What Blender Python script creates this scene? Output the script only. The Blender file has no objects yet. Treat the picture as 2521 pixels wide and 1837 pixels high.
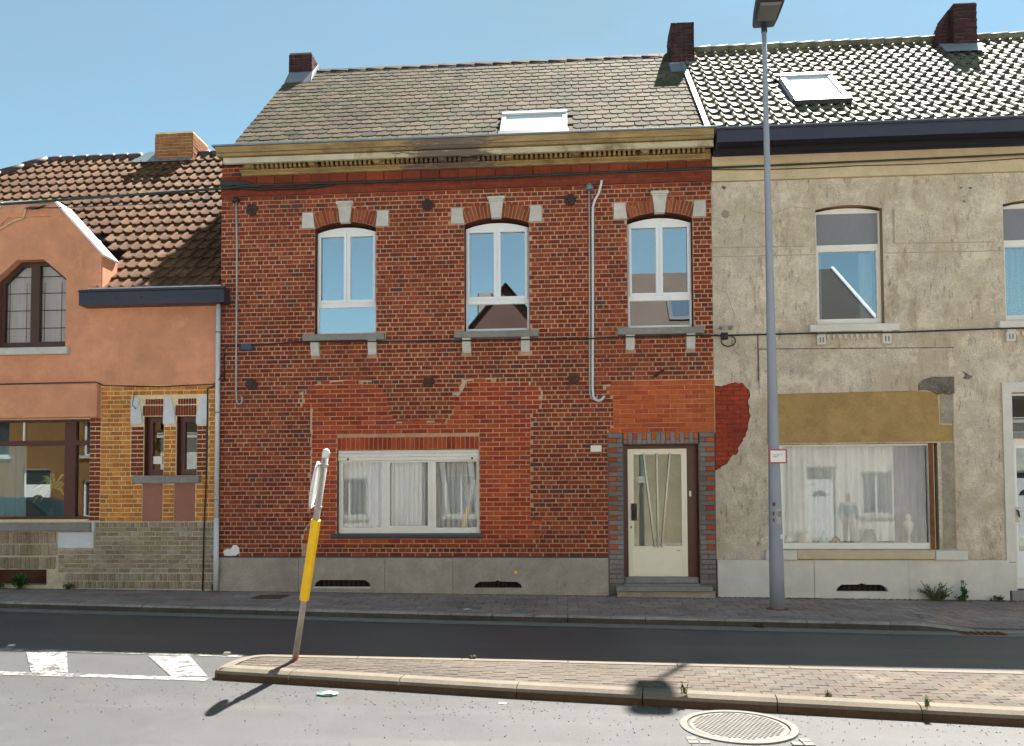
import bpy, math, random
from mathutils import Vector, Matrix, Euler
from mathutils.geometry import tessellate_polygon
random.seed(7)
scene = bpy.context.scene
col = scene.collection

# ------------------------------------------------------------------ camera, sky, sun, exposure
def cam_matrix(yaw, pitch, roll):
    return Matrix.Rotation(yaw, 3, 'Z') @ Matrix.Rotation(pitch, 3, 'X') @ Matrix.Rotation(roll, 3, 'Y')
cam = bpy.data.cameras.new('camera')
cam.sensor_fit = 'HORIZONTAL'; cam.sensor_width = 36.0
cam.lens = 1900.0 / 2521.0 * 36.0
cam.shift_y = (1161.97 - 918.5) / 2521.0
cam.clip_start = 0.05; cam.clip_end = 2000
cam_o = bpy.data.objects.new('camera', cam); col.objects.link(cam_o)
M3 = cam_matrix(0.0708496, 0.0364643, 0.0047973)          # columns: right, forward, up
r_, f_, u_ = M3.col[0], M3.col[1], M3.col[2]
mw = Matrix.Identity(4)
for i in range(3):
    mw[i][0] = r_[i]; mw[i][1] = u_[i]; mw[i][2] = -f_[i]
mw.translation = Vector((0, -12.1, 1.47))
cam_o.matrix_world = mw
scene.camera = cam_o

SUN_DIR = Vector((0.26, 0.54, 1.0)).normalized()
SUN_EL = math.asin(SUN_DIR.z); SUN_AZ = math.atan2(SUN_DIR.x, SUN_DIR.y)
world = bpy.data.worlds.new('World'); scene.world = world; world.use_nodes = True
wn = world.node_tree
sky = wn.nodes.new('ShaderNodeTexSky'); sky.sky_type = 'NISHITA'; sky.sun_disc = False
sky.sun_elevation = SUN_EL; sky.sun_rotation = SUN_AZ
sky.air_density = 1.0; sky.dust_density = 0.15; sky.ozone_density = 1.0; sky.altitude = 50
tint = wn.nodes.new('ShaderNodeMix'); tint.data_type = 'RGBA'; tint.blend_type = 'MULTIPLY'; tint.inputs[0].default_value = 1.0
tint.inputs[7].default_value = (0.85, 0.98, 0.81, 1)          # white balance of the whole sky
tc = wn.nodes.new('ShaderNodeTexCoord'); mp_ = wn.nodes.new('ShaderNodeMapping'); mp_.inputs[3].default_value = (1.0, 1.0, 2.4)
cn = wn.nodes.new('ShaderNodeTexNoise'); cn.inputs['Scale'].default_value = 2.2; cn.inputs['Detail'].default_value = 7; cn.inputs['Roughness'].default_value = 0.62
cr_ = wn.nodes.new('ShaderNodeValToRGB'); cr_.color_ramp.elements[0].position = 0.36; cr_.color_ramp.elements[1].position = 0.78
cr_.color_ramp.elements[0].color = (0, 0, 0, 1); cr_.color_ramp.elements[1].color = (0.8, 0.8, 0.8, 1)
veil = wn.nodes.new('ShaderNodeMix'); veil.data_type = 'RGBA'; veil.inputs[7].default_value = (1.75, 2.5, 2.85, 1)   # thin high cloud over the whole sky
wn.links.new(tc.outputs['Generated'], mp_.inputs[0]); wn.links.new(mp_.outputs[0], cn.inputs['Vector']); wn.links.new(cn.outputs[0], cr_.inputs[0]); wn.links.new(cr_.outputs[0], veil.inputs[0])
wn.links.new(sky.outputs[0], tint.inputs[6]); wn.links.new(tint.outputs[2], veil.inputs[6]); wn.links.new(veil.outputs[2], wn.nodes['Background'].inputs[0])
wn.nodes['Background'].inputs[1].default_value = 0.053
sun = bpy.data.lights.new('sun', 'SUN'); sun.energy = 4.5; sun.angle = math.radians(0.7); sun.color = (1.0, 0.95, 0.86)
sun_o = bpy.data.objects.new('sun', sun); col.objects.link(sun_o)
sun_o.rotation_euler = SUN_DIR.to_track_quat('Z', 'Y').to_euler(); sun_o.location = (20, 40, 60)
vs = scene.view_settings
vs.view_transform = 'Standard'; vs.look = 'None'; vs.gamma = 1.0; vs.use_curve_mapping = False
vs.exposure = 2.0

# ------------------------------------------------------------------ materials
def nodes_of(name):
    m = bpy.data.materials.new(name); m.use_nodes = True
    nt = m.node_tree
    return m, nt, nt.nodes['Principled BSDF'], nt.nodes, nt.links
def mth(nt, op, a, b=None, clamp=False):
    n = nt.nodes.new('ShaderNodeMath'); n.operation = op; n.use_clamp = clamp
    for i, v in enumerate((a, b)):
        if v is None: continue
        if isinstance(v, (int, float)): n.inputs[i].default_value = v
        else: nt.links.new(v, n.inputs[i])
    return n.outputs[0]
def ramp(nt, fac, stops, interp='LINEAR'):
    n = nt.nodes.new('ShaderNodeValToRGB'); n.color_ramp.interpolation = interp
    e = n.color_ramp.elements
    while len(e) < len(stops): e.new(0.5)
    for k, (p, c) in enumerate(stops):
        e[k].position = p; e[k].color = (c[0], c[1], c[2], 1) if isinstance(c, (tuple, list)) else (c, c, c, 1)
    if fac is not None: nt.links.new(fac, n.inputs[0])
    return n.outputs[0]
def mixc(nt, fac, a, b, mode='MIX'):
    n = nt.nodes.new('ShaderNodeMix'); n.data_type = 'RGBA'; n.blend_type = mode
    def put(sock, v):
        if isinstance(v, (int, float)): sock.default_value = v
        elif isinstance(v, (tuple, list)): sock.default_value = (v[0], v[1], v[2], 1)
        else: nt.links.new(v, sock)
    put(n.inputs[0], fac); put(n.inputs[6], a); put(n.inputs[7], b)
    return n.outputs[2]
def pos(nt):
    for n in nt.nodes:
        if n.bl_idname == 'ShaderNodeNewGeometry': return n
    return nt.nodes.new('ShaderNodeNewGeometry')
def noise(nt, scale, detail=4, rough=0.6, stretch=None, off=0.0):
    g = pos(nt); v = g.outputs['Position']
    if stretch or off:
        mp = nt.nodes.new('ShaderNodeMapping'); nt.links.new(v, mp.inputs[0])
        mp.inputs[1].default_value = (off, off * 0.7, off * 1.3)
        if stretch: mp.inputs[3].default_value = stretch
        v = mp.outputs[0]
    n = nt.nodes.new('ShaderNodeTexNoise'); n.inputs['Scale'].default_value = scale
    n.inputs['Detail'].default_value = detail; n.inputs['Roughness'].default_value = rough
    nt.links.new(v, n.inputs['Vector'])
    return n.outputs[0]
def bump(nt, bsdf, h, strength=0.3, dist=0.01):
    b = nt.nodes.new('ShaderNodeBump'); b.inputs['Strength'].default_value = strength; b.inputs['Distance'].default_value = dist
    nt.links.new(h, b.inputs['Height']); nt.links.new(b.outputs[0], bsdf.inputs['Normal'])
def piece_random(nt):
    g = pos(nt); oi = nt.nodes.new('ShaderNodeObjectInfo')
    return mth(nt, 'FRACT', mth(nt, 'ADD', g.outputs['Random Per Island'], oi.outputs['Random']))
def sepz(nt):
    s = nt.nodes.new('ShaderNodeSeparateXYZ'); nt.links.new(pos(nt).outputs['Position'], s.inputs[0]); return s.outputs

def mat_piece(name, stops, rough=0.85, nscale=30, namt=0.35, bstr=0.5, stain=None, spec=0.3, bscale=None):
    """each piece (brick, slate, tile) takes its own colour off the ramp, with grain and soiling"""
    m, nt, b, N, L = nodes_of(name)
    c = ramp(nt, piece_random(nt), stops, 'CONSTANT' if len(stops) > 4 else 'LINEAR')
    n1 = noise(nt, nscale, 5, 0.7)
    c = mixc(nt, 1.0, c, ramp(nt, n1, [(0.25, 1 - namt), (0.75, 1 + namt * 0.6)]), 'MULTIPLY')
    n2 = noise(nt, 1.1, 5, 0.65, off=3.1)
    c = mixc(nt, 1.0, c, ramp(nt, n2, [(0.3, 0.72), (0.7, 1.15)]), 'MULTIPLY')
    if stain:
        n3 = noise(nt, stain[0], 5, 0.7, off=7.7, stretch=stain[3] if len(stain) > 3 else None)
        c = mixc(nt, ramp(nt, n3, [(stain[2], 0.0), (min(stain[2] + 0.14, 1), 0.75)]), c, stain[1])
    L.new(c, b.inputs['Base Color']); b.inputs['Roughness'].default_value = rough
    b.inputs['Specular IOR Level'].default_value = spec
    bump(nt, b, noise(nt, bscale or nscale * 2.2, 4, 0.7), bstr, 0.006)
    return m
def mat_surf(name, base, rough=0.8, n1=(6, 0.25), n2=(0.8, 0.2), fine=(90, 0.15), stain=None, bstr=0.3, bscale=60, spec=0.4, bdist=0.006, metal=0.0):
    m, nt, b, N, L = nodes_of(name)
    c = mixc(nt, 1.0, base, ramp(nt, noise(nt, n1[0], 6, 0.65), [(0.25, 1 - n1[1]), (0.75, 1 + n1[1] * 0.7)]), 'MULTIPLY')
    c = mixc(nt, 1.0, c, ramp(nt, noise(nt, n2[0], 4, 0.6, off=5), [(0.3, 1 - n2[1]), (0.7, 1 + n2[1] * 0.6)]), 'MULTIPLY')
    if fine[1]: c = mixc(nt, 1.0, c, ramp(nt, noise(nt, fine[0], 3, 0.8, off=2), [(0.3, 1 - fine[1]), (0.7, 1 + fine[1])]), 'MULTIPLY')
    for st in (stain or []):
        s = noise(nt, st[0], 6, 0.72, off=st[4] if len(st) > 4 else 9, stretch=st[3] if len(st) > 3 else None)
        c = mixc(nt, ramp(nt, s, [(st[2], 0.0), (min(st[2] + 0.12, 1), 0.85)]), c, st[1])
    L.new(c, b.inputs['Base Color']); b.inputs['Roughness'].default_value = rough; b.inputs['Specular IOR Level'].default_value = spec
    b.inputs['Metallic'].default_value = metal
    if bstr: bump(nt, b, noise(nt, bscale, 5, 0.75), bstr, bdist)
    return m
def mat_plain(name, base, rough=0.5, metal=0.0, spec=0.5, var=0.08, bstr=0.05):
    return mat_surf(name, base, rough, (9, var), (1.2, var), (60, var * 0.6), None, bstr, 70, spec, 0.003, metal)
def mat_glass(name, refl=0.1, gain=1.0, tint=(0.86, 0.92, 0.92), wav=0.0):
    m, nt, b, N, L = nodes_of(name); N.remove(b)
    tr = N.new('ShaderNodeBsdfTransparent'); tr.inputs[0].default_value = (*tint, 1)
    gl = N.new('ShaderNodeBsdfGlossy'); gl.inputs['Roughness'].default_value = 0.008; gl.inputs[0].default_value = (0.94, 0.97, 1.0, 1)
    fr = N.new('ShaderNodeFresnel'); fr.inputs[0].default_value = 1.5
    mx = N.new('ShaderNodeMixShader')
    L.new(mth(nt, 'MINIMUM', mth(nt, 'ADD', mth(nt, 'MULTIPLY', fr.outputs[0], gain), refl), 0.97), mx.inputs[0])
    L.new(tr.outputs[0], mx.inputs[1]); L.new(gl.outputs[0], mx.inputs[2])
    if wav:
        bp = N.new('ShaderNodeBump'); bp.inputs['Strength'].default_value = wav; bp.inputs['Distance'].default_value = 0.02
        L.new(noise(nt, 1.6, 2, 0.5), bp.inputs['Height']); L.new(bp.outputs[0], gl.inputs['Normal'])
    L.new(mx.outputs[0], N['Material Output'].inputs[0])
    return m
def mat_cloth(name, base, trans=0.35):
    m, nt, b, N, L = nodes_of(name)
    L.new(mixc(nt, 1.0, base, ramp(nt, noise(nt, 25, 4, 0.6, stretch=(1, 1, 0.08)), [(0.3, 0.86), (0.7, 1.06)]), 'MULTIPLY'), b.inputs['Base Color'])
    b.inputs['Roughness'].default_value = 0.9; b.inputs['Specular IOR Level'].default_value = 0.1
    t = N.new('ShaderNodeBsdfTranslucent'); t.inputs[0].default_value = (*base, 1)
    mx = N.new('ShaderNodeMixShader'); mx.inputs[0].default_value = trans
    L.new(b.outputs[0], mx.inputs[1]); L.new(t.outputs[0], mx.inputs[2]); L.new(mx.outputs[0], N['Material Output'].inputs[0])
    return m

K = {}
K['brick_old'] = mat_piece('old_red_brick', [(0.00, (0.2332, 0.0430, 0.0221)), (0.14, (0.3180, 0.0636, 0.0276)), (0.30, (0.2650, 0.0499, 0.0230)), (0.46, (0.3498, 0.0774, 0.0331)), (0.62, (0.2014, 0.0387, 0.0221)), (0.76, (0.2968, 0.0568, 0.0258)), (0.92, (0.1696, 0.0430, 0.0313)), (0.97, (0.1219, 0.0516, 0.0460))], 0.9, 26, 0.45, 0.6, (1.3, (0.105, 0.048, 0.036), 0.55))
K['brick_infill'] = mat_piece('infill_brick', [(0.00, (0.4212, 0.0627, 0.0209)), (0.20, (0.5076, 0.0931, 0.0285)), (0.42, (0.3672, 0.0494, 0.0190)), (0.60, (0.4644, 0.0760, 0.0247)), (0.80, (0.3240, 0.0437, 0.0190)), (0.93, (0.2916, 0.0570, 0.0427))], 0.85, 20, 0.25, 0.4)
K['brick_orange'] = mat_piece('orange_infill_brick', [(0.0, (0.46, 0.090, 0.026)), (0.25, (0.52, 0.118, 0.034)), (0.5, (0.42, 0.075, 0.026)), (0.7, (0.49, 0.102, 0.030)), (0.9, (0.38, 0.070, 0.028))], 0.8, 14, 0.22, 0.3, (1.6, (0.33, 0.16, 0.13), 0.63))
K['brick_arch'] = mat_piece('arch_brick', [(0.0, (0.36, 0.088, 0.036)), (0.35, (0.28, 0.060, 0.028)), (0.7, (0.41, 0.11, 0.045)), (1.0, (0.25, 0.052, 0.026))], 0.9, 26, 0.3, 0.5)
K['brick_grey'] = mat_piece('grey_surround_brick', [(0.0, (0.21, 0.185, 0.175)), (0.3, (0.27, 0.235, 0.22)), (0.6, (0.235, 0.205, 0.195)), (1.0, (0.19, 0.165, 0.16))], 0.85, 22, 0.25, 0.4)
K['brick_yellow'] = mat_piece('yellow_brick', [(0.00, (0.6361, 0.2344, 0.0383)), (0.20, (0.7242, 0.2966, 0.0591)), (0.45, (0.5771, 0.1894, 0.0337)), (0.65, (0.6780, 0.2554, 0.0427)), (0.85, (0.4800, 0.1904, 0.0479))], 0.9, 22, 0.35, 0.6, (3.0, (0.42, 0.16, 0.045), 0.60))
K['brick_dark_red'] = mat_piece('dark_red_quoin_brick', [(0.0, (0.23, 0.045, 0.025)), (0.4, (0.28, 0.06, 0.03)), (0.7, (0.19, 0.04, 0.026)), (1.0, (0.25, 0.05, 0.03))], 0.85, 22, 0.3, 0.5)
K['brick_plinth'] = mat_piece('grey_plinth_brick', [(0.0, (0.36, 0.29, 0.20)), (0.25, (0.29, 0.235, 0.165)), (0.5, (0.40, 0.33, 0.24)), (0.75, (0.32, 0.25, 0.17)), (0.9, (0.39, 0.345, 0.28))], 0.92, 18, 0.4, 0.6, (2.2, (0.36, 0.33, 0.28), 0.58))
K['brick_chimney'] = mat_piece('sooty_chimney_brick', [(0.00, (0.0600, 0.0240, 0.0272)), (0.40, (0.0840, 0.0300, 0.0326)), (0.70, (0.0390, 0.0192, 0.0231)), (1.00, (0.0600, 0.0228, 0.0231))], 0.9, 22, 0.35, 0.5, (3.0, (0.06, 0.045, 0.045), 0.56))
K['brick_chimney_o'] = mat_piece('orange_chimney_brick', [(0.0, (0.3360, 0.1360, 0.0640)), (0.5, (0.3840, 0.1760, 0.0800)), (1.0, (0.3040, 0.1200, 0.0600))], 0.9, 22, 0.3, 0.5)
K['brick_patch'] = mat_piece('bare_red_brick', [(0.0, (0.36, 0.05, 0.028)), (0.5, (0.42, 0.065, 0.032)), (1.0, (0.28, 0.045, 0.028))], 0.92, 14, 0.4, 0.9, (3.5, (0.20, 0.06, 0.04), 0.60))
K['mortar'] = mat_surf('pale_mortar', (0.56, 0.345, 0.225), 0.95, (8, 0.3), (0.9, 0.25), (60, 0.2), [(1.7, (0.24, 0.155, 0.12), 0.58), (2.6, (0.56, 0.42, 0.31), 0.64, None, 15)], 0.6, 70)
K['mortar_i'] = mat_surf('reddish_mortar', (0.57, 0.34, 0.22), 0.95, (8, 0.25), (0.9, 0.2), (60, 0.2), None, 0.6, 70)
K['mortar_o'] = mat_surf('orange_mortar', (0.58, 0.31, 0.18), 0.95, (8, 0.25), (0.9, 0.2), (60, 0.2), None, 0.6, 70)
K['mortar_y'] = mat_surf('cream_mortar', (0.84, 0.66, 0.40), 0.95, (8, 0.2), (0.9, 0.15), (60, 0.15), None, 0.6, 70)
K['mortar_g'] = mat_surf('grey_mortar', (0.17, 0.15, 0.14), 0.95, (8, 0.2), (0.9, 0.15), (60, 0.15), None, 0.5, 70)
K['mortar_p'] = mat_surf('plinth_mortar', (0.62, 0.53, 0.38), 0.95, (7, 0.35), (0.9, 0.2), (60, 0.2), None, 0.6, 70)
K['slate'] = mat_piece('weathered_slate', [(0.00, (0.1103, 0.0926, 0.0597)), (0.16, (0.1370, 0.1033, 0.0721)), (0.32, (0.1056, 0.0985, 0.0645)), (0.48, (0.1506, 0.1208, 0.0793)), (0.64, (0.1212, 0.0921, 0.0676)), (0.80, (0.0927, 0.0841, 0.0574)), (0.92, (0.0674, 0.0586, 0.0431))], 0.85, 18, 0.4, 0.35, (2.4, (0.095, 0.085, 0.05), 0.58), 0.08)
K['tile_left'] = mat_piece('brown_concrete_tile', [(0.00, (0.1371, 0.0697, 0.0378)), (0.30, (0.1746, 0.0922, 0.0501)), (0.60, (0.1093, 0.0539, 0.0300)), (1.00, (0.1553, 0.0795, 0.0429))], 0.8, 9, 0.40, 0.3, (2.2, (0.24, 0.17, 0.10), 0.56), 0.15)
K['tile_right'] = mat_piece('dark_glazed_pantile', [(0.00, (0.1425, 0.1263, 0.0862)), (0.30, (0.1914, 0.1725, 0.1183)), (0.60, (0.1161, 0.1072, 0.0764)), (1.00, (0.2102, 0.1908, 0.1270))], 0.66, 9, 0.45, 0.25, (1.7, (0.20, 0.19, 0.10), 0.53), 0.34)
K['ridge'] = mat_plain('dark_ridge_tile', (0.055, 0.045, 0.055), 0.85, var=0.2, spec=0.1)
K['zinc'] = mat_plain('zinc_flashing', (0.24, 0.28, 0.31), 0.45, 0.3, var=0.15)
K['stone'] = mat_surf('pale_dressed_stone', (0.60, 0.57, 0.53), 0.85, (10, 0.15), (1.5, 0.15), (90, 0.1), [(6, (0.32, 0.30, 0.28), 0.66)], 0.25, 50)
K['bluestone'] = mat_surf('blue_grey_sill_stone', (0.27, 0.255, 0.24), 0.8, (12, 0.2), (1.5, 0.15), (90, 0.12), [(5, (0.16, 0.14, 0.12), 0.64)], 0.25, 50)
K['dark_stone'] = mat_surf('dark_sill_stone', (0.085, 0.085, 0.095), 0.7, (12, 0.2), (1.5, 0.15), (90, 0.12), None, 0.2, 50)
K['cement'] = mat_surf('stained_cement_plinth', (0.40, 0.345, 0.29), 0.92, (4, 0.22), (0.9, 0.2), (70, 0.2), [(2.2, (0.19, 0.165, 0.125), 0.62), (9, (0.45, 0.42, 0.39), 0.68, None, 31)], 0.5, 45)
K['upvc'] = mat_plain('white_window_frame', (0.86, 0.87, 0.90), 0.35, var=0.03)
K['upvc_w'] = mat_plain('warm_white_frame', (0.84, 0.80, 0.74), 0.4, var=0.05)
K['door_cream'] = mat_plain('cream_door_paint', (0.90, 0.84, 0.68), 0.35, var=0.03)
K['dark_red_wood'] = mat_plain('dark_red_brown_wood', (0.085, 0.018, 0.015), 0.4, var=0.2)
K['brown_wood'] = mat_plain('dark_brown_window_wood', (0.075, 0.030, 0.016), 0.4, var=0.2)
K['iron'] = mat_surf('rusty_wrought_iron', (0.055, 0.030, 0.028), 0.7, (14, 0.4), (3, 0.3), (80, 0.2), [(5, (0.19, 0.06, 0.02), 0.62)], 0.5, 60)
K['rust'] = mat_surf('rust', (0.24, 0.085, 0.03), 0.9, (14, 0.4), (3, 0.3), (80, 0.2), None, 0.5, 60)
K['black'] = mat_plain('black_rubber', (0.012, 0.013, 0.016), 0.5)
K['cable_green'] = mat_plain('dark_green_cable_sheath', (0.010, 0.035, 0.03), 0.5)
K['pipe_grey'] = mat_plain('pale_grey_conduit', (0.44, 0.42, 0.40), 0.5, var=0.1)
K['pipe_white'] = mat_plain('white_pipe', (0.66, 0.68, 0.70), 0.4, var=0.06)
K['blue_box'] = mat_plain('blue_plastic', (0.035, 0.07, 0.14), 0.5)
K['fascia'] = mat_plain('dark_blue_grey_fascia', (0.042, 0.040, 0.062), 0.45, var=0.1)
K['gutter_left'] = mat_plain('anthracite_gutter_cladding', (0.035, 0.037, 0.058), 0.4, var=0.1)
K['orange_render'] = mat_surf('salmon_orange_render', (0.72, 0.32, 0.185), 0.9, (3, 0.18), (0.7, 0.18), (90, 0.20), [(2.2, (0.62, 0.25, 0.125), 0.60, (2.5, 2.5, 0.22)), (7, (0.38, 0.17, 0.10), 0.64, (3, 3, 0.25), 33), (1.6, (0.78, 0.37, 0.21), 0.56, None, 17)], 0.6, 120)
K['beige_render'] = mat_surf('stained_beige_render', (0.64, 0.55, 0.435), 0.93, (4.5, 0.30), (0.8, 0.22), (45, 0.34), [(1.5, (0.50, 0.405, 0.29), 0.50, None, 9), (3.0, (0.40, 0.315, 0.225), 0.54, (1.6, 1.6, 0.5), 23), (8, (0.20, 0.16, 0.115), 0.58, (1.8, 1.8, 0.5), 29), (2.0, (0.74, 0.65, 0.52), 0.55, None, 41), (14, (0.24, 0.19, 0.14), 0.65, None, 77)], 0.9, 40, 0.3, 0.01)
K['beige_band'] = mat_surf('yellowed_cornice_render', (0.62, 0.50, 0.33), 0.9, (4, 0.15), (0.8, 0.12), (80, 0.12), [(4, (0.30, 0.22, 0.12), 0.66)], 0.35, 55)
K['ochre_render'] = mat_surf('ochre_signboard_render', (0.41, 0.265, 0.105), 0.9, (4, 0.2), (0.9, 0.18), (60, 0.18), [(2.2, (0.33, 0.20, 0.075), 0.54), (6, (0.24, 0.15, 0.07), 0.64, (1, 1, 0.5), 37), (1.8, (0.47, 0.36, 0.20), 0.6, None, 43)], 0.6, 60)
K['rubble'] = mat_surf('crumbling_mortar', (0.25, 0.21, 0.18), 0.95, (9, 0.45), (2, 0.25), (40, 0.3), [(6, (0.09, 0.07, 0.06), 0.60)], 1.0, 22, 0.2, 0.03)
K['white_plinth'] = mat_surf('off_white_plinth_paint', (0.70, 0.66, 0.60), 0.85, (3, 0.12), (0.8, 0.12), (80, 0.08), [(3.0, (0.36, 0.29, 0.21), 0.70)], 0.3, 45)
K['curtain'] = mat_cloth('white_net_curtain', (0.88, 0.89, 0.90), 0.15)
K['curtain_blue'] = mat_cloth('pale_blue_curtain', (0.58, 0.76, 0.80), 0.3)
K['blind'] = mat_cloth('off_white_roman_blind', (0.78, 0.70, 0.66), 0.2)
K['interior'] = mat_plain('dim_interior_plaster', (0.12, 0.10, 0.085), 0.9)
K['glass_sky'] = mat_glass('reflective_window_glass', 0.46, 1.4, wav=0.012)
K['glass'] = mat_glass('window_glass', 0.0, 1.0, (0.97, 0.98, 0.98))
K['glass_shop'] = mat_glass('shop_window_glass', 0.02, 1.1)
K['glass_dark'] = mat_glass('tinted_pane', 0.42, 1.0, (0.45, 0.48, 0.5), 0.02)
K['asphalt'] = mat_surf('worn_grey_asphalt', (0.084, 0.085, 0.088), 0.42, (3, 0.14), (0.35, 0.14), (110, 0.42), [(1.1, (0.060, 0.060, 0.062), 0.63, (0.35, 1, 1), 87), (1.6, (0.115, 0.112, 0.108), 0.52, (0.10, 1, 1), 61), (2.3, (0.078, 0.076, 0.075), 0.56, (0.08, 1, 1), 71), (45, (0.035, 0.032, 0.03), 0.71), (60, (0.16, 0.155, 0.15), 0.73, None, 51), (0.7, (0.092, 0.089, 0.086), 0.55, None, 13)], 0.7, 150)
K['concrete'] = mat_surf('pale_concrete', (0.24, 0.215, 0.18), 0.9, (6, 0.2), (0.9, 0.15), (90, 0.2), [(5, (0.20, 0.165, 0.12), 0.66)], 0.5, 80)
K['kerb'] = mat_surf('sandy_kerb_concrete', (0.165, 0.140, 0.108), 0.9, (6, 0.18), (0.9, 0.12), (100, 0.22), [(7, (0.19, 0.15, 0.105), 0.68)], 0.6, 80)
K['kerb_face'] = mat_surf('dirty_shaded_kerb_face', (0.075, 0.046, 0.024), 0.95, (8, 0.3), (1.5, 0.2), (80, 0.25), [(7, (0.045, 0.028, 0.014), 0.6)], 0.7, 60)  # brown dirt, darkened further to carry the shade on the road side
K['kerb_dark'] = mat_surf('grimy_kerb_stone', (0.31, 0.275, 0.255), 0.92, (8, 0.3), (1.5, 0.2), (80, 0.25), [(6, (0.10, 0.085, 0.075), 0.58)], 0.6, 60)
K['slab'] = mat_piece('brown_grey_paving_slab', [(0.0, (0.34, 0.255, 0.22)), (0.3, (0.38, 0.30, 0.265)), (0.6, (0.31, 0.25, 0.235)), (0.8, (0.39, 0.285, 0.235)), (1.0, (0.35, 0.285, 0.26))], 0.92, 14, 0.35, 0.5, (1.5, (0.20, 0.165, 0.15), 0.6))
K['paver'] = mat_piece('pinkish_clinker_paver', [(0.00, (0.1095, 0.0879, 0.0714)), (0.25, (0.0970, 0.0825, 0.0700)), (0.50, (0.1189, 0.0913, 0.0728)), (0.75, (0.1032, 0.0892, 0.0749)), (1.00, (0.1126, 0.0865, 0.0679))], 0.9, 30, 0.4, 0.6, (2.0, (0.165, 0.14, 0.115), 0.55))
K['joint'] = mat_surf('sandy_joint', (0.15, 0.125, 0.10), 0.95)
K['joint_pale'] = mat_surf('pale_sandy_joint', (0.13, 0.11, 0.088), 0.95)
def mat_paint():
    m, nt, b, N, L = nodes_of('worn_road_paint')
    t = N.new('ShaderNodeBsdfTransparent'); mx = N.new('ShaderNodeMixShader')
    c = mixc(nt, 1.0, (0.34, 0.33, 0.315), ramp(nt, noise(nt, 9, 5, 0.7), [(0.3, 0.75), (0.7, 1.08)]), 'MULTIPLY')
    L.new(c, b.inputs['Base Color']); b.inputs['Roughness'].default_value = 0.8
    w = mth(nt, 'ADD', mth(nt, 'MULTIPLY', noise(nt, 7, 6, 0.75, off=4), 0.65), mth(nt, 'MULTIPLY', noise(nt, 70, 3, 0.7), 0.35))
    L.new(ramp(nt, w, [(0.44, 0.0), (0.52, 1.0)]), mx.inputs[0])
    L.new(t.outputs[0], mx.inputs[1]); L.new(b.outputs[0], mx.inputs[2]); L.new(mx.outputs[0], N['Material Output'].inputs[0])
    return m
K['paint'] = mat_paint()
def mat_cornice(name='flaking_cornice_paint', base=(0.40, 0.285, 0.125)):
    """cream-yellow paint; flaked to grey timber in one long stretch left of the middle"""
    m, nt, b, N, L = nodes_of(name)
    x = sepz(nt)[0]
    c = mixc(nt, 1.0, base, ramp(nt, noise(nt, 5, 6, 0.7, stretch=(0.35, 1, 2)), [(0.28, 0.55), (0.5, 0.95), (0.75, 1.25)]), 'MULTIPLY')
    c = mixc(nt, ramp(nt, noise(nt, 3, 6, 0.7, off=8), [(0.52, 0.0), (0.66, 0.8)]), c, (0.20, 0.115, 0.045))
    band = mth(nt, 'SUBTRACT', 1.0, mth(nt, 'DIVIDE', mth(nt, 'ABSOLUTE', mth(nt, 'ADD', x, 1.85)), 1.35), True)
    worn = mth(nt, 'ADD', mth(nt, 'MULTIPLY', band, 0.34), mth(nt, 'MULTIPLY', noise(nt, 11, 6, 0.72, stretch=(0.22, 1, 1.5), off=2), 0.95))
    timber = mixc(nt, noise(nt, 9, 5, 0.7, stretch=(0.2, 1, 3)), (0.10, 0.055, 0.03), (0.25, 0.21, 0.18))
    c = mixc(nt, ramp(nt, worn, [(0.645, 0.0), (0.675, 1.0)]), c, timber)
    L.new(c, b.inputs['Base Color']); b.inputs['Roughness'].default_value = 0.8
    bump(nt, b, worn, 0.5, 0.02)
    return m
K['cornice'] = mat_cornice()
K['cornice_board'] = mat_cornice('flaking_lower_board_paint', (0.52, 0.45, 0.30))
K['cornice_white'] = mat_surf('chalky_cornice_board', (0.58, 0.52, 0.40), 0.85, (5, 0.2), (0.8, 0.15), (60, 0.1), [(3.0, (0.30, 0.20, 0.10), 0.64, (0.5, 1, 2))], 0.4, 40)
K['lamp_grey'] = mat_surf('pale_grey_lamp_paint', (0.30, 0.325, 0.385), 0.5, (4, 0.06), (0.8, 0.06), (60, 0.04), None, 0.1, 60)
K['lamp_dark'] = mat_plain('dark_lamp_housing', (0.028, 0.028, 0.04), 0.5)
K['lamp_glass'] = mat_plain('dusty_lamp_glass', (0.10, 0.098, 0.095), 0.4)
K['galv'] = mat_surf('dull_galvanised_steel', (0.36, 0.34, 0.31), 0.5, (9, 0.25), (2, 0.2), (60, 0.1), [(6, (0.22, 0.16, 0.10), 0.68)], 0.2, 60, 0.5, 0.004, 0.25)
K['yellow'] = mat_surf('scuffed_yellow_plastic', (0.83, 0.50, 0.012), 0.45, (9, 0.10), (2, 0.1), (60, 0.06), [(9, (0.46, 0.30, 0.05), 0.66, (1, 1, 0.4)), (22, (0.30, 0.22, 0.10), 0.70, None, 19)], 0.15, 40)
K['sign_white'] = mat_plain('white_sign_face', (0.82, 0.82, 0.82), 0.4, var=0.03)
K['sign_red'] = mat_plain('red_sign_border', (0.42, 0.05, 0.06), 0.4)
K['ink'] = mat_plain('faded_black_ink', (0.16, 0.16, 0.17), 0.6)
K['leaf'] = mat_surf('weed_leaf', (0.035, 0.12, 0.022), 0.6, (40, 0.35), (9, 0.3), (90, 0.1), None, 0.0)
K['leaf_dry'] = mat_surf('dry_weed', (0.16, 0.15, 0.06), 0.8, (40, 0.35), (9, 0.3), (90, 0.1), None, 0.0)
K['hole'] = mat_plain('hollow_darkness', (0.03, 0.022, 0.018), 0.9)  # near-black colour standing in for the dark inside openings and gaps
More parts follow.
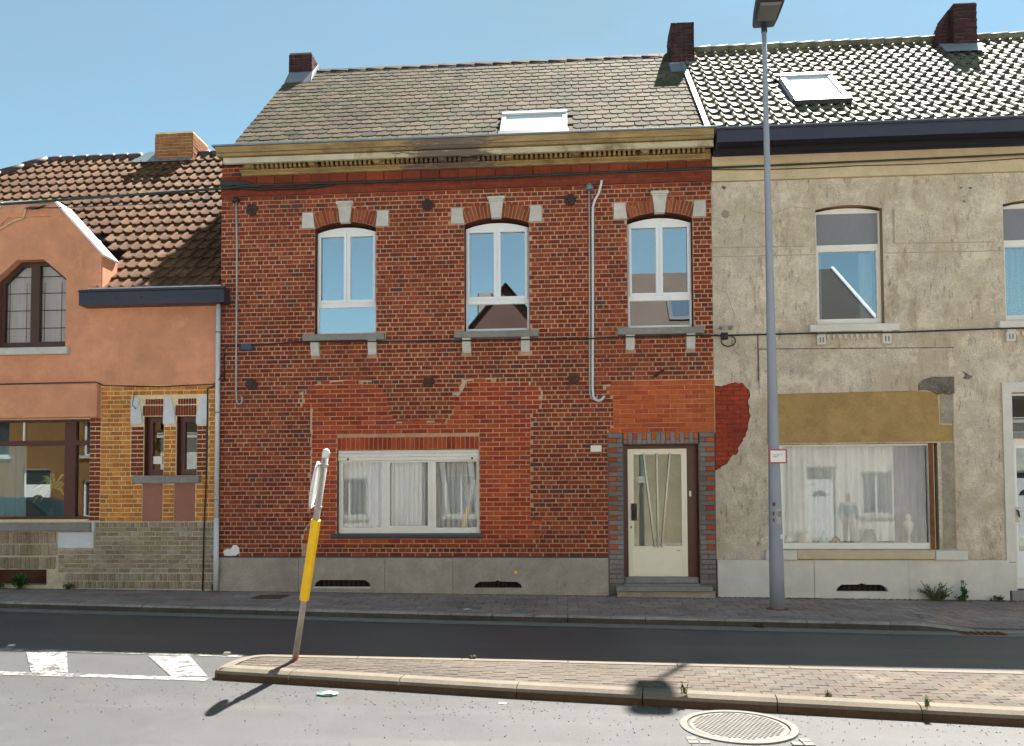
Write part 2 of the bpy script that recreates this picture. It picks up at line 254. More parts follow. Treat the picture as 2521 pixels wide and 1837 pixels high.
K['frieze'] = mat_piece('red_washed_frieze_brick', [(0.0, (0.22, 0.040, 0.023)), (0.4, (0.26, 0.054, 0.027)), (0.7, (0.18, 0.036, 0.023)), (1.0, (0.24, 0.046, 0.026))], 0.88, 14, 0.3, 0.4, (1.5, (0.13, 0.045, 0.03), 0.55))
K['mortar_f'] = mat_surf('red_washed_mortar', (0.27, 0.085, 0.05), 0.95)
K['vent_glass'] = mat_glass('skylight_glass', 0.01, 0.12, (0.97, 0.98, 0.98))
K['iron_cover'] = mat_surf('worn_cast_iron_cover', (0.135, 0.125, 0.11), 0.6, (14, 0.25), (3, 0.2), (80, 0.2), [(6, (0.20, 0.10, 0.05), 0.68)], 0.5, 60, 0.5)
K['glass_door'] = mat_glass('door_glass', 0.10, 1.2)
K['door_back'] = mat_plain('beige_hall_curtain', (0.17, 0.14, 0.09), 0.9, var=0.08)
K['rust_anchor'] = mat_surf('orange_rusted_iron', (0.10, 0.040, 0.022), 0.8, (9, 0.5), (3, 0.3), (80, 0.2), [(9, (0.34, 0.13, 0.045), 0.55)], 0.5, 60)
K['glass_door'] = mat_glass('door_glass', 0.015, 1.0)
K['glass_mid'] = mat_glass('upper_window_glass', 0.28, 1.4)
K['glass_shop2'] = mat_glass('shop_pane', 0.0, 0.9, (0.97, 0.98, 0.98))
K['wedge'] = mat_surf('white_painted_stone', (0.68, 0.69, 0.73), 0.8, (8, 0.12), (1.5, 0.1), (80, 0.06), [(5, (0.36, 0.35, 0.35), 0.68)], 0.2, 50)
K['panel_pink'] = mat_surf('pinkish_render_panel', (0.36, 0.165, 0.115), 0.9, (6, 0.12), (1.5, 0.1), (80, 0.08), [(8, (0.22, 0.10, 0.07), 0.68)], 0.3, 80)
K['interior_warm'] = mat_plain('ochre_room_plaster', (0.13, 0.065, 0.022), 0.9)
K['ridge_brown'] = mat_plain('brown_ridge_tile', (0.075, 0.045, 0.042), 0.6, var=0.2)
K['leaf_yellow'] = mat_plain('yellow_green_leaf', (0.60, 0.56, 0.12), 0.6, var=0.2)
K['mortar_red'] = mat_surf('red_brick_dust_wall', (0.30, 0.075, 0.045), 0.95, (9, 0.35), (1.5, 0.2), (60, 0.2), None, 0.7, 40)
K['joint_lite'] = mat_surf('pale_scored_joint', (0.40, 0.335, 0.25), 0.95, (9, 0.2), (1.5, 0.1), (60, 0.1), None, 0.4, 40)
K['groove'] = mat_plain('dark_joint_line', (0.13, 0.105, 0.075), 0.95)
K['crack'] = mat_plain('hairline_crack', (0.10, 0.08, 0.06), 0.95)
K['beige_grey'] = mat_surf('greyish_patching_render', (0.36, 0.31, 0.24), 0.95, (9, 0.3), (1.5, 0.15), (60, 0.2), [(4, (0.20, 0.16, 0.12), 0.6)], 0.6, 40)
K['curtain_grey'] = mat_cloth('grey_lilac_curtain', (0.34, 0.33, 0.38), 0.2)
K['orn_grey'] = mat_plain('grey_ceramic', (0.22, 0.21, 0.20), 0.5)
K['orn_beige'] = mat_plain('cream_ceramic', (0.60, 0.54, 0.44), 0.4)
K['orn_blue'] = mat_plain('pale_blue_ceramic', (0.40, 0.50, 0.56), 0.4)
K['kerb_shadow'] = mat_surf('shaded_far_kerb_face', (0.085, 0.070, 0.060), 0.95, (8, 0.3), (1.5, 0.2), (80, 0.2))  # far kerb's road face, its shade put into a darker grey-brown
K['transom_blind'] = mat_plain('grey_lilac_roller_blind', (0.23, 0.225, 0.25), 0.35, var=0.06)
K['reveal_red'] = mat_surf('shaded_brick_reveal', (0.13, 0.036, 0.022), 0.95, (12, 0.35), (2, 0.2), (60, 0.2), None, 0.7, 30)  # brick reveal, darkened so its colour carries the shade under the arches
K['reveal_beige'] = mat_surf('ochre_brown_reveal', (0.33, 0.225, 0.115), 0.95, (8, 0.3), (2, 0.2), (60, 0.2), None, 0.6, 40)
K['dirt'] = mat_piece('dirt', [(0.0, (0.10, 0.075, 0.05)), (0.5, (0.18, 0.13, 0.085)), (0.8, (0.13, 0.12, 0.06)), (1.0, (0.25, 0.2, 0.14))], 0.95, 40, 0.2, 0.1)
K['skin'] = mat_plain('skin', (0.52, 0.31, 0.22), 0.6)
K['jacket'] = mat_plain('blue_grey_jacket', (0.10, 0.16, 0.22), 0.9)
K['trousers'] = mat_plain('pale_trousers', (0.42, 0.38, 0.32), 0.9)
K['zinc_shaded'] = mat_plain('shaded_zinc', (0.20, 0.21, 0.25), 0.6, 0.1, var=0.12)  # left chimney flashing: zinc with the chimney's shade mixed into its colour
K['sticker'] = mat_plain('torn_pale_sticker', (0.46, 0.42, 0.42), 0.7, var=0.2)
K['sign_blue'] = mat_plain('blue_sign_face', (0.03, 0.10, 0.35), 0.4)
K['hatch'] = mat_surf('rusty_hatch_plate', (0.13, 0.065, 0.05), 0.8, (12, 0.3), (3, 0.2), (60, 0.15), None, 0.5, 50)
K['litter'] = mat_surf('green_and_white_wrapper', (0.40, 0.46, 0.43), 0.4, (9, 0.1), (3, 0.1), (60, 0.05), [(11, (0.02, 0.30, 0.16), 0.44)], 0.2, 40)
K['grit'] = mat_piece('grit', [(0.0, (0.05, 0.045, 0.04)), (0.5, (0.12, 0.10, 0.08)), (0.8, (0.3, 0.28, 0.24)), (1.0, (0.35, 0.33, 0.3))], 0.9, 40, 0.2, 0.1)
K['leaf_dry2'] = mat_surf('withered_leaf', (0.09, 0.09, 0.035), 0.8, (40, 0.35), (9, 0.3), (90, 0.1), None, 0.0)
K['slab_plain'] = mat_surf('pale_opposite_pavement', (0.50, 0.47, 0.42), 0.9)
K['far_yellow'] = mat_surf('yellow_brick_far', (0.24, 0.12, 0.04), 0.9, (20, 0.2), (1, 0.15))
K['far_white'] = mat_surf('white_render_far', (0.80, 0.78, 0.74), 0.9)
K['far_beige'] = mat_surf('beige_render_far', (0.66, 0.56, 0.38), 0.9)
K['far_cream'] = mat_surf('cream_render_far', (0.82, 0.79, 0.72), 0.9)
K['far_brown'] = mat_surf('brown_brick_far', (0.055, 0.028, 0.022), 0.9, (20, 0.25), (1, 0.2))
K['far_roof'] = mat_surf('brown_roof_far', (0.04, 0.028, 0.02), 0.8, (14, 0.3), (1, 0.2))
K['far_roof2'] = mat_surf('dark_red_roof_far', (0.12, 0.06, 0.05), 0.8, (14, 0.3), (1, 0.2))
K['far_roof3'] = mat_surf('dark_slate_roof_far', (0.016, 0.014, 0.014), 0.8, (14, 0.3), (1, 0.2))
K['pane_dark'] = mat_plain('dark_window_pane', (0.03, 0.04, 0.05), 0.08, spec=0.6, var=0.0, bstr=0.0)
K['car_paint'] = mat_plain('dark_teal_car_paint', (0.02, 0.05, 0.06), 0.15, spec=0.8, var=0.0, bstr=0.0)

# ------------------------------------------------------------------ mesh helpers
class MB:
    def __init__(s): s.v = []; s.f = []; s.m = []; s.mi = 0
    def add(s, vs, fs):
        o = len(s.v); s.v.extend(vs); s.f.extend([tuple(i + o for i in f) for f in fs]); s.m.extend([s.mi] * len(fs)); return s
    def box(s, x0, x1, y0, y1, z0, z1):
        return s.add([(x0,y0,z0),(x1,y0,z0),(x1,y1,z0),(x0,y1,z0),(x0,y0,z1),(x1,y0,z1),(x1,y1,z1),(x0,y1,z1)],
                     [(0,1,5,4),(1,2,6,5),(2,3,7,6),(3,0,4,7),(4,5,6,7),(3,2,1,0)])
    def cbox(s, x0, x1, y0, y1, z0, z1, c=0.008):
        """box whose front (y0) edges are chamfered"""
        return s.add([(x0,y0+c,z0),(x1,y0+c,z0),(x1,y0+c,z1),(x0,y0+c,z1),(x0+c,y0,z0+c),(x1-c,y0,z0+c),(x1-c,y0,z1-c),(x0+c,y0,z1-c),(x0,y1,z0),(x1,y1,z0),(x1,y1,z1),(x0,y1,z1)],
                     [(4,5,6,7),(0,1,5,4),(1,2,6,5),(2,3,7,6),(3,0,4,7),(8,9,1,0),(9,10,2,1),(10,11,3,2),(11,8,0,3),(11,10,9,8)])
    def plate(s, outer, holes, y0, y1, back=False, rim=None):
        """flat plate in the xz plane with holes; front at y0, rims back to y1"""
        polys = [[Vector((p[0], 0, p[1])) for p in outer]] + [[Vector((p[0], 0, p[1])) for p in h] for h in holes]
        flat = [p for poly in polys for p in poly]
        vs = [(p.x, y0, p.z) for p in flat]; n = len(vs)
        tris = []
        for t in tessellate_polygon(polys):
            a, b, c = (flat[i] for i in t)
            k = (b.x - a.x) * (c.z - a.z) - (b.z - a.z) * (c.x - a.x)
            if abs(k) < 1e-12: continue
            tris.append(tuple(t) if k > 0 else (t[0], t[2], t[1]))
        fs = list(tris); nt_ = len(tris)
        vs2 = vs + [(p.x, y1, p.z) for p in flat]
        o = 0
        for q, poly in enumerate(polys):
            A = sum(poly[i].x * poly[(i + 1) % len(poly)].z - poly[(i + 1) % len(poly)].x * poly[i].z for i in range(len(poly)))
            ccw = A > 0
            if q > 0: ccw = not ccw
            for i in range(len(poly)):
                a, b = o + i, o + (i + 1) % len(poly)
                fs.append((a, a + n, b + n, b) if ccw else (a, b, b + n, a + n))
            o += len(poly)
        if back: fs += [(t[0] + n, t[2] + n, t[1] + n) for t in tris]
        m0 = len(s.m); s.add(vs2, fs)
        if rim is not None:
            for i in range(m0 + nt_, len(s.m)): s.m[i] = rim
        return s
    def extrude_x(s, prof, x0, x1, x0b=None):
        """closed (y,z) profile swept along x"""
        n = len(prof)
        vs = [(x0, p[0], p[1]) for p in prof] + [(x1, p[0], p[1]) for p in prof]
        fs = [(i, n + i, n + (i + 1) % n, (i + 1) % n) for i in range(n)]
        fs += [tuple(range(n)), tuple(range(2 * n - 1, n - 1, -1))]
        return s.add(vs, fs)
    def tube(s, pts, r, n=8, caps=True):
        pts = [Vector(p) for p in pts]; rs = r if isinstance(r, (list, tuple)) else [r] * len(pts)
        vs = []; fs = []
        for i, p in enumerate(pts):
            d = (pts[min(i + 1, len(pts) - 1)] - pts[max(i - 1, 0)]).normalized()
            u = d.cross(Vector((0, 1, 0)) if abs(d.y) < 0.9 else Vector((1, 0, 0))).normalized(); w = d.cross(u)
            for k in range(n):
                a = 2 * math.pi * k / n
                q = p + (u * math.cos(a) + w * math.sin(a)) * rs[i]; vs.append(tuple(q))
        for i in range(len(pts) - 1):
            for k in range(n):
                a = i * n + k; b = i * n + (k + 1) % n
                fs.append((a, b, b + n, a + n))
        if caps: fs.append(tuple(range(n - 1, -1, -1))); fs.append(tuple(range((len(pts) - 1) * n, len(pts) * n)))
        return s.add(vs, fs)
    def disc(s, c, nrm, r, th, n=24):
        c = Vector(c); nrm = Vector(nrm).normalized()
        return s.tube([c - nrm * th / 2, c + nrm * th / 2], r, n)
    def mesh(s, name, mats, smooth=False):
        me = bpy.data.meshes.new(name); me.from_pydata(s.v, [], s.f)
        for m in (mats if isinstance(mats, (list, tuple)) else [mats]): me.materials.append(m)
        if any(s.m): me.polygons.foreach_set('material_index', s.m)
        if smooth: me.polygons.foreach_set('use_smooth', [True] * len(me.polygons))
        me.update(); return me
    def build(s, name, mats, parent=None, smooth=False):
        return obj(name, s.mesh(name, mats, smooth), parent)
def obj(name, me, parent=None, loc=None, rot=None, scale=None):
    o = bpy.data.objects.new(name, me); col.objects.link(o)
    if parent is not None:
        o.parent = parent
        if parent.type == 'EMPTY': o.matrix_parent_inverse = Matrix.Translation(-parent.location)
    if loc: o.location = loc
    if rot: o.rotation_euler = rot
    if scale: o.scale = scale
    return o
def tag(o, label, cat, group=None):
    o['label'] = label; o['category'] = cat
    if group: o['group'] = group
    return o
def thing(name, label, cat, loc, group=None):
    o = bpy.data.objects.new(name, None); col.objects.link(o); o.location = loc; o.empty_display_size = 0.3
    return tag(o, label, cat, group)
def struct(o): o['kind'] = 'structure'; return o
def stuff(o): o['kind'] = 'stuff'; return o
def R(a, b): return random.uniform(a, b)
def rect(x0, x1, z0, z1): return [(x0, z0), (x1, z0), (x1, z1), (x0, z1)]
def arc(x0, x1, zs, rise, n=10):
    """points of a segmental arch from (x1,zs) over the crown to (x0,zs)"""
    w = (x1 - x0) / 2; cx = (x0 + x1) / 2; rr = (w * w + rise * rise) / (2 * rise); cz = zs + rise - rr
    a = math.asin(w / rr)
    return [(cx + rr * math.sin(t), cz + rr * math.cos(t)) for t in [a - 2 * a * i / n for i in range(n + 1)]]
def inside(p, poly):
    x, y = p; c = False; j = len(poly) - 1
    for i in range(len(poly)):
        xi, yi = poly[i]; xj, yj = poly[j]
        if (yi > y) != (yj > y) and x < (xj - xi) * (y - yi) / (yj - yi) + xi: c = not c
        j = i
    return c

# ---- laid pieces (bricks): course by course, clipped by the things they run up to
def poly_iv(poly, z):
    xs_ = []
    for i in range(len(poly)):
        (xa, za), (xb, zb) = poly[i], poly[(i + 1) % len(poly)]
        if (za > z) != (zb > z): xs_.append(xa + (z - za) * (xb - xa) / (zb - za))
    xs_.sort(); return list(zip(xs_[::2], xs_[1::2]))
def lay(x0, x1, z0, z1, ch, pattern, excl=(), accept=None, joint=0.013, jit=0.004, minw=0.03, outside=(), within=None):
    """pattern(row) -> (start offset, [lengths repeated]); excl: list of (xa,xb,za,zb). Returns list of (x0,x1,z0,z1)"""
    out = []; n = int(round((z1 - z0) / ch)); row = 0
    for row in range(n):
        za = z0 + row * ch; zb = za + ch - joint
        iv = [(x0, x1)]
        for e in excl:
            if e[3] <= za + 0.004 or e[2] >= zb - 0.004: continue
            nv = []
            for a, b in iv:
                if e[1] <= a or e[0] >= b: nv.append((a, b)); continue
                if e[0] > a: nv.append((a, e[0] - 0.006))
                if e[1] < b: nv.append((e[1] + 0.006, b))
            iv = nv
        if within is not None:
            iv = [(max(a, p), min(b, q)) for a, b in iv for p, q in poly_iv(within, (za + zb) / 2) if min(b, q) > max(a, p)]
        for po in outside:
            for p, q in poly_iv(po, (za + zb) / 2):
                nv = []
                for a, b in iv:
                    if q <= a or p >= b: nv.append((a, b)); continue
                    if p > a: nv.append((a, p - 0.004))
                    if q < b: nv.append((q + 0.004, b))
                iv = nv
        off, ls = pattern(row); k = 0; x = x0 - off
        while x < x1:
            l = ls[k % len(ls)]; k += 1
            a = x + R(-jit, jit); b = x + l - joint + R(-jit, jit); x += l
            for ia, ib in iv:
                p, q = max(a, ia), min(b, ib)
                if q - p > minw and (accept is None or accept((p + q) / 2, (za + zb) / 2)):
                    out.append((p, q, za + R(-.0015, .0015), zb + R(-.002, .002)))
    return out
def brick_unit(seed, c=0.09):
    rn = random.Random(seed)
    j = lambda a: a * (1 + rn.uniform(-.5, .5))
    cx = 0.02; cz = 0.07
    q = [(j(cx), 0, j(cz)), (1 - j(cx), 0, j(cz)), (1 - j(cx), 0, 1 - j(cz)), (j(cx), 0, 1 - j(cz))]
    e = [(0, .35, 0), (1, .35, 0), (1, .35, 1), (0, .35, 1)]
    w = [(0, 1, 0), (1, 1, 0), (1, 1, 1), (0, 1, 1)]
    return q + e + w, [(0,1,2,3),(4,5,1,0),(5,6,2,1),(6,7,3,2),(7,4,0,3),(8,9,5,4),(9,10,6,5),(10,11,7,6),(11,8,4,7)]
BU = [brick_unit(k) for k in range(5)]
_bm = {}
def brick_meshes(mat):
    if mat.name not in _bm:
        L = []
        for k in range(5):
            mb = MB(); mb.add(*BU[k]); L.append(mb.mesh('brick', mat))
        _bm[mat.name] = L
    return _bm[mat.name]
def put_bricks(bricks, mat, parent, y=0.0, proud=0.009, depth=0.02, n_ind=300, name='brick', rest='brickwork'):
    """the largest as objects of their own, the rest as one part"""
    order = sorted(range(len(bricks)), key=lambda i: -(bricks[i][1] - bricks[i][0]) * (bricks[i][3] - bricks[i][2]) / (12 + abs(bricks[i][0]) * .3))
    ind = set(order[:n_ind]); ms = brick_meshes(mat); mb = MB()
    for i, (a, b, c, d) in enumerate(bricks):
        yy = y - proud + R(-.003, .003)
        if i in ind: obj(name, ms[i % 5], parent, (a, yy, c), None, (b - a, depth, d - c))
        else:
            vs, fs = BU[i % 5]
            mb.add([(a + p[0] * (b - a), yy + p[1] * depth, c + p[2] * (d - c)) for p in vs], fs)
    if mb.v: stuff(mb.build(rest, mat, parent))

# ---- roof plane helper: pieces laid on a slope rising in +y
class Slope:
    def __init__(s, y0, z0, ang): s.y0 = y0; s.z0 = z0; s.a = ang; s.c = math.cos(ang); s.s = math.sin(ang)
    def p(s, x, t, h): return (x, s.y0 + t * s.c - h * s.s, s.z0 + t * s.s + h * s.c)
def put_tiles(places, units, mats, parent, slope, name, rest, n_ind=300, smooth=False):
    """places: (x, t, h, sx, tilt, rz); units: list of (verts, faces) in (x, along slope, normal)"""
    ms = []
    for u in units:
        mb = MB(); mb.add(*u); ms.append(mb.mesh(name, mats, smooth))
    order = sorted(range(len(places)), key=lambda i: places[i][1]); ind = set(order[:n_ind]); mb = MB()
    for i, (x, t, h, sx, tilt, rz) in enumerate(places):
        k = i % len(units)
        if i in ind:
            o = obj(name, ms[k], parent, slope.p(x, t, h), None, (sx, 1, 1))
            o.rotation_euler = (Matrix.Rotation(slope.a + tilt, 3, 'X') @ Matrix.Rotation(rz, 3, 'Z')).to_euler()
        else:
            mt = Matrix.Translation(slope.p(x, t, h)) @ (Matrix.Rotation(slope.a + tilt, 3, 'X') @ Matrix.Rotation(rz, 3, 'Z')).to_4x4()
            vs, fs = units[k]
            mb.add([tuple(mt @ Vector((v[0] * sx, v[1], v[2]))) for v in vs], fs)
    if mb.v: stuff(mb.build(rest, mats, parent, smooth))
def curtain(name, x0, x1, z0, z1, y, mat, parent, amp=0.03, waves=9, seed=1, n=None):
    rn = random.Random(seed); mb = MB(); n = n or int(waves * 10)
    ph = [rn.uniform(0, 6.28) for _ in range(4)]
    vs = []
    for k, z in enumerate((z0, (z0 + z1) / 2, z1)):
        for i in range(n + 1):
            t = i / n; a = amp * (1.15 - 0.35 * k / 2)
            w = math.sin(t * waves * 6.28 + ph[0] + 1.3 * math.sin(t * 7 + ph[1])) * 0.7 + 0.45 * math.sin(t * waves * 2.3 * 6.28 + ph[2])
            vs.append((x0 + (x1 - x0) * t, y + a * w, z))
    fs = [(k * (n + 1) + i, k * (n + 1) + i + 1, (k + 1) * (n + 1) + i + 1, (k + 1) * (n + 1) + i) for k in range(2) for i in range(n)]
    mb.add(vs, fs)
    return mb.build(name, mat, parent, True)
def skylight(parent, slope, x0, x1, t0, t1, name='skylight'):
    """roof window: kerb frame, pane, dark lower flashing"""
    w = MB()
    def bx(a, b, c, d, h0, h1):
        P = [slope.p(a, c, h0), slope.p(b, c, h0), slope.p(b, d, h0), slope.p(a, d, h0), slope.p(a, c, h1), slope.p(b, c, h1), slope.p(b, d, h1), slope.p(a, d, h1)]
        w.add(P, [(0,1,5,4),(1,2,6,5),(2,3,7,6),(3,0,4,7),(4,5,6,7),(3,2,1,0)])
    fw = 0.075
    bx(x0, x0 + fw, t0, t1, 0.0, 0.10); bx(x1 - fw, x1, t0, t1, 0.0, 0.10); bx(x0, x1, t1 - fw, t1 + 0.02, 0.0, 0.125)
    sk = w.build(name, K['zinc_pale'], parent)
    w = MB(); bx(x0 - 0.02, x1 + 0.02, t0 - 0.10, t0 + 0.05, 0.02, 0.105); w.build('apron_flashing', K['lamp_dark'], sk)
    w = MB(); bx(x0 + fw, x1 - fw, t0 + 0.05, t1 - fw, 0.085, 0.092); w.build('pane', K['vent_glass'], sk)
    w = MB(); bx(x0 + fw, x1 - fw, t0 + 0.05, t1 - fw, 0.07, 0.08); w.build('blind', K['blind_white'], sk)
    return sk
K['zinc_pale'] = mat_plain('pale_aluminium_flashing', (0.50, 0.52, 0.54), 0.4, 0.2, var=0.06)
K['blind_white'] = mat_plain('white_skylight_blind', (0.75, 0.78, 0.78), 0.8, var=0.03)

GS = -0.0083
def gz(x): return 0.008 + GS * (x + 1.9)

# ================================================================== ground, road, pavement
mb = MB(); mb.add([(-300, -300, gz(-300) - 0.22), (300, -300, gz(300) - 0.22), (300, 300, gz(300) - 0.22), (-300, 300, gz(-300) - 0.22)], [(0, 1, 2, 3)])
struct(mb.build('ground', K['concrete']))
def sheet(name, pts, off, mat, parent=None):
    m = MB(); m.add([(p[0], p[1], gz(p[0]) + off) for p in pts], [tuple(range(len(pts)))]); return m.build(name, mat, parent)
ROAD = -0.13
def yk(x):                                     # back edge of the far kerb line (road side)
    if x < -1.604: return -1.867 + (-1.604 - x) * 0.0757
    return -1.867 - (x + 1.604) * 0.0497
def drop(x):                                   # the kerb dips at the right-hand end
    t = min(max((x - 4.25) / 0.95, 0), 1); return 0.085 * t * t * (3 - 2 * t)
xs = [-60, -20] + [-12 + 0.5 * i for i in range(45)] + [20, 60]
struct(sheet('road', [(-60, -0.5), (-60, -10.2), (60, -10.2), (60, -0.5)], ROAD, K['asphalt']))
def ykc(x): return min(max(yk(x), -3.0), -0.75)
mb = MB()                                      # concrete gutter channel along the kerb
for i in range(len(xs) - 1):
    a, b = xs[i], xs[i + 1]
    mb.add([(a, ykc(a) - 0.30, gz(a) + ROAD + .004), (b, ykc(b) - 0.30, gz(b) + ROAD + .004), (b, ykc(b), gz(b) + ROAD + .004), (a, ykc(a), gz(a) + ROAD + .004)], [(0, 1, 2, 3)])
struct(mb.build('gutter_channel', K['concrete']))
# far pavement: bed, slabs, kerb
def pz(x, y): return gz(x) - 0.03 * min(max(y / ykc(x), 0), 1.2) - drop(x) * min(max((y / ykc(x) - .2) / .8, 0), 1)
mb = MB()
for i in range(len(xs) - 1):
    a, b = xs[i], xs[i + 1]
    ya, yb = ykc(a) + 0.12, ykc(b) + 0.12
    mb.add([(a, ya, pz(a, ya) - .006), (b, yb, pz(b, yb) - .006), (b, 0.4, gz(b) - .006), (a, 0.4, gz(a) - .006)], [(0, 1, 2, 3)])
pave = struct(mb.build('pavement', K['joint']))
su = []
for k in range(4):
    rn = random.Random(k); c = 0.006
    su.append(([(c, c, 0), (1 - c, c, 0), (1 - c, 1 - c, 0), (c, 1 - c, 0), (0, 0, -.02), (1, 0, -.02), (1, 1, -.02), (0, 1, -.02)], [(0,1,2,3),(4,5,1,0),(5,6,2,1),(6,7,3,2),(7,4,0,3)]))
sm = []
for u in su:
    m_ = MB(); m_.add(*u); sm.append(m_.mesh('paving_slab', K['slab']))
slabs = []
SL = 0.30
for i in range(-48, 40):
    for j in range(0, 9):
        xa = i * SL + (0.15 if j % 2 else 0); yb_ = -0.005 - j * 0.22; ya_ = yb_ - 0.22
        if -12.5 < xa < 10.5:
            lim = ykc(xa + SL / 2) + 0.135
            if yb_ < lim + 0.03: continue
            slabs.append((xa, max(ya_, lim), yb_))
slabs.sort(key=lambda s: abs(s[0]))
rest = MB()
for n_, (xa, ya_, yb_) in enumerate(slabs):
    w, d = SL - .007, yb_ - ya_ - .007
    zc = pz(xa + SL / 2, (ya_ + yb_) / 2) + R(-.0015, .002); zt = (pz(xa + .3, ya_) - pz(xa, ya_)) / .3
    tx = (pz(xa, yb_) - pz(xa, ya_)) / max(yb_ - ya_, .01)
    if n_ < 300 and -9.6 < xa < 8:
        obj('paving_slab', sm[n_ % 4], pave, (xa, ya_, pz(xa, ya_) + R(-.001, .002)), (math.atan(tx), -math.atan(zt), 0), (w, d, 1))
    else:
        rest.add([(xa + v[0] * w, ya_ + v[1] * d, pz(xa + v[0] * w, ya_ + v[1] * d) + v[2]) for v in su[0][0]], su[0][1])
stuff(rest.build('slab_paving', K['slab'], pave))
kerb = thing('kerb', 'x', 'x', (0, ykc(0), gz(0))); del kerb['label'], kerb['category']; struct(kerb)
x = -14.0
while x < 11:
    l = 1.0; mb = MB(); n = 6
    for i in range(n):
        a = x + .004 + (l - .008) * i / n; b = x + .004 + (l - .008) * (i + 1) / n
        za, zb = pz(a, ykc(a)) , pz(b, ykc(b)); ya, yb = ykc(a), ykc(b)
        P = [(a, ya, gz(a) - .25), (b, yb, gz(b) - .25), (a, ya, za - .03), (b, yb, zb - .03), (a, ya + .02, za), (b, yb + .02, zb), (a, ya + .13, za + .002), (b, yb + .13, zb + .002), (a, ya + .13, gz(a) - .2), (b, yb + .13, gz(b) - .2)]
        f = [(0,1,3,2),(2,3,5,4),(4,5,7,6),(6,7,9,8)]
        if i == 0: f.append((0,2,4,6,8))
        if i == n - 1: f.append((9,7,5,3,1))
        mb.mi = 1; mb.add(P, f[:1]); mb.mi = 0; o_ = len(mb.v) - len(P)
        mb.f.extend([tuple(q + o_ for q in ff) for ff in f[1:]]); mb.m.extend([0] * (len(f) - 1))
    mb.build('kerb_stone', [K['kerb_dark'], K['kerb_shadow']], kerb); x += l

# ---- traffic island
ISL = -0.03
def isl_n(x): return -5.81 - (x + 0.456) * 0.129 if x > -0.456 else -5.81 + (-0.456 - x) * 0.158   # near (road) edge
def isl_f(x): return -4.727 - 0.030 * (x + 0.56) if x > -0.56 else -4.727 + (-0.56 - x) * 0.008
isl = thing('traffic_island', 'x', 'x', (0.5, -5.3, gz(0.5) + ROAD)); del isl['label'], isl['category']; struct(isl)
KW = 0.15
ex = [-3.18, -3.05, -2.9]
def iz(x): return gz(x) + ISL
mb = MB()
xx = [-3.0 + .25 * i for i in range(49)]
for a, b in zip(xx[:-1], xx[1:]):
    mb.add([(a, isl_n(a) + KW, iz(a) - .004), (b, isl_n(b) + KW, iz(b) - .004), (b, isl_f(b) - KW, iz(b) - .004), (a, isl_f(a) - KW, iz(a) - .004)], [(0, 1, 2, 3)])
mb.build('paver_bed', K['joint_pale'], isl)
def kerbrun(pts, name='kerb_stone'):
    """one kerb stone along pts (outer edge), pts ordered so that the island lies to the left of travel"""
    mb = MB(); n = len(pts); prof = []
    for i, p in enumerate(pts):
        d = Vector((pts[min(i + 1, n - 1)][0] - pts[max(i - 1, 0)][0], pts[min(i + 1, n - 1)][1] - pts[max(i - 1, 0)][1])).normalized()
        q = Vector((-d.y, d.x)); z = iz(p[0])
        prof.append([(p[0] + q.x * o, p[1] + q.y * o, z + h) for o, h in ((0, -.22), (0, -.045), (.012, -.022), (.05, 0.002), (KW, 0.004), (KW, -.1))])
    for i in range(n - 1):
        A, B = prof[i], prof[i + 1]; o = len(mb.v); mb.v.extend(A + B)
        for k in range(5):
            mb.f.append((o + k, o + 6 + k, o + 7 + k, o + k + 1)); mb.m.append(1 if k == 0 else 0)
    o = len(mb.v); mb.v.extend(prof[0] + prof[-1]); mb.f += [tuple(range(o, o + 6))[::1], tuple(range(o + 11, o + 5, -1))]; mb.m += [0, 0]
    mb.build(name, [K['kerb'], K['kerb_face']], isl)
x = -3.12
while x < 9:
    e = min(x + 1.0 if x > -3 else -2.42, 9.2); kerbrun([(x + .003 + (e - x - .008) * i / 5, isl_n(x + .003 + (e - x - .008) * i / 5)) for i in range(6)]); x = e
x = 9.0
while x > -2.85:
    e = max(x - 1.0, -2.9); kerbrun([(x - .003 - (x - e - .008) * i / 5, isl_f(x - .003 - (x - e - .008) * i / 5)) for i in range(6)]); x = e
# nose: from the far edge round to the near edge
nf, nn = (-2.9, isl_f(-2.9)), (-3.12, isl_n(-3.12))
kerbrun([nf, (-3.03, isl_f(-2.9) - .05), (-3.12, isl_f(-2.9) - .17), (-3.165, -5.12), (-3.16, nn[1] + .06), nn])
pv = []; j = 0
y_ = -4.9
pm = []
for u in su:
    m_ = MB(); m_.add(*u); pm.append(m_.mesh('paver', K['paver']))
rows = 10
for i in range(0, 60):
    for j in range(rows):
        xa = -3.0 + i * 0.205 + (0.1 if j % 2 else 0)
        wN, wF = isl_n(xa + .1) + KW + .004, isl_f(xa + .1) - KW - .004
        d = (wF - wN) / rows
        if xa > 8.6 or d <= 0.02: continue
        pv.append((xa, wN + j * d, 0.202, d - .003))
rest = MB(); pv.sort(key=lambda p: p[0])
for n_, (xa, ya_, w, d) in enumerate(pv):
    if n_ < 300: obj('paver', pm[n_ % 4], isl, (xa, ya_, iz(xa) + R(-.001, .0015)), (R(-.006, .006), -math.atan(GS) + R(-.004, .004), 0), (w, d, 1))
    else: rest.add([(xa + v[0] * w, ya_ + v[1] * d, iz(xa + v[0] * w) + v[2]) for v in su[0][0]], su[0][1])
if rest.v: stuff(rest.build('paver_field', K['paver'], isl))

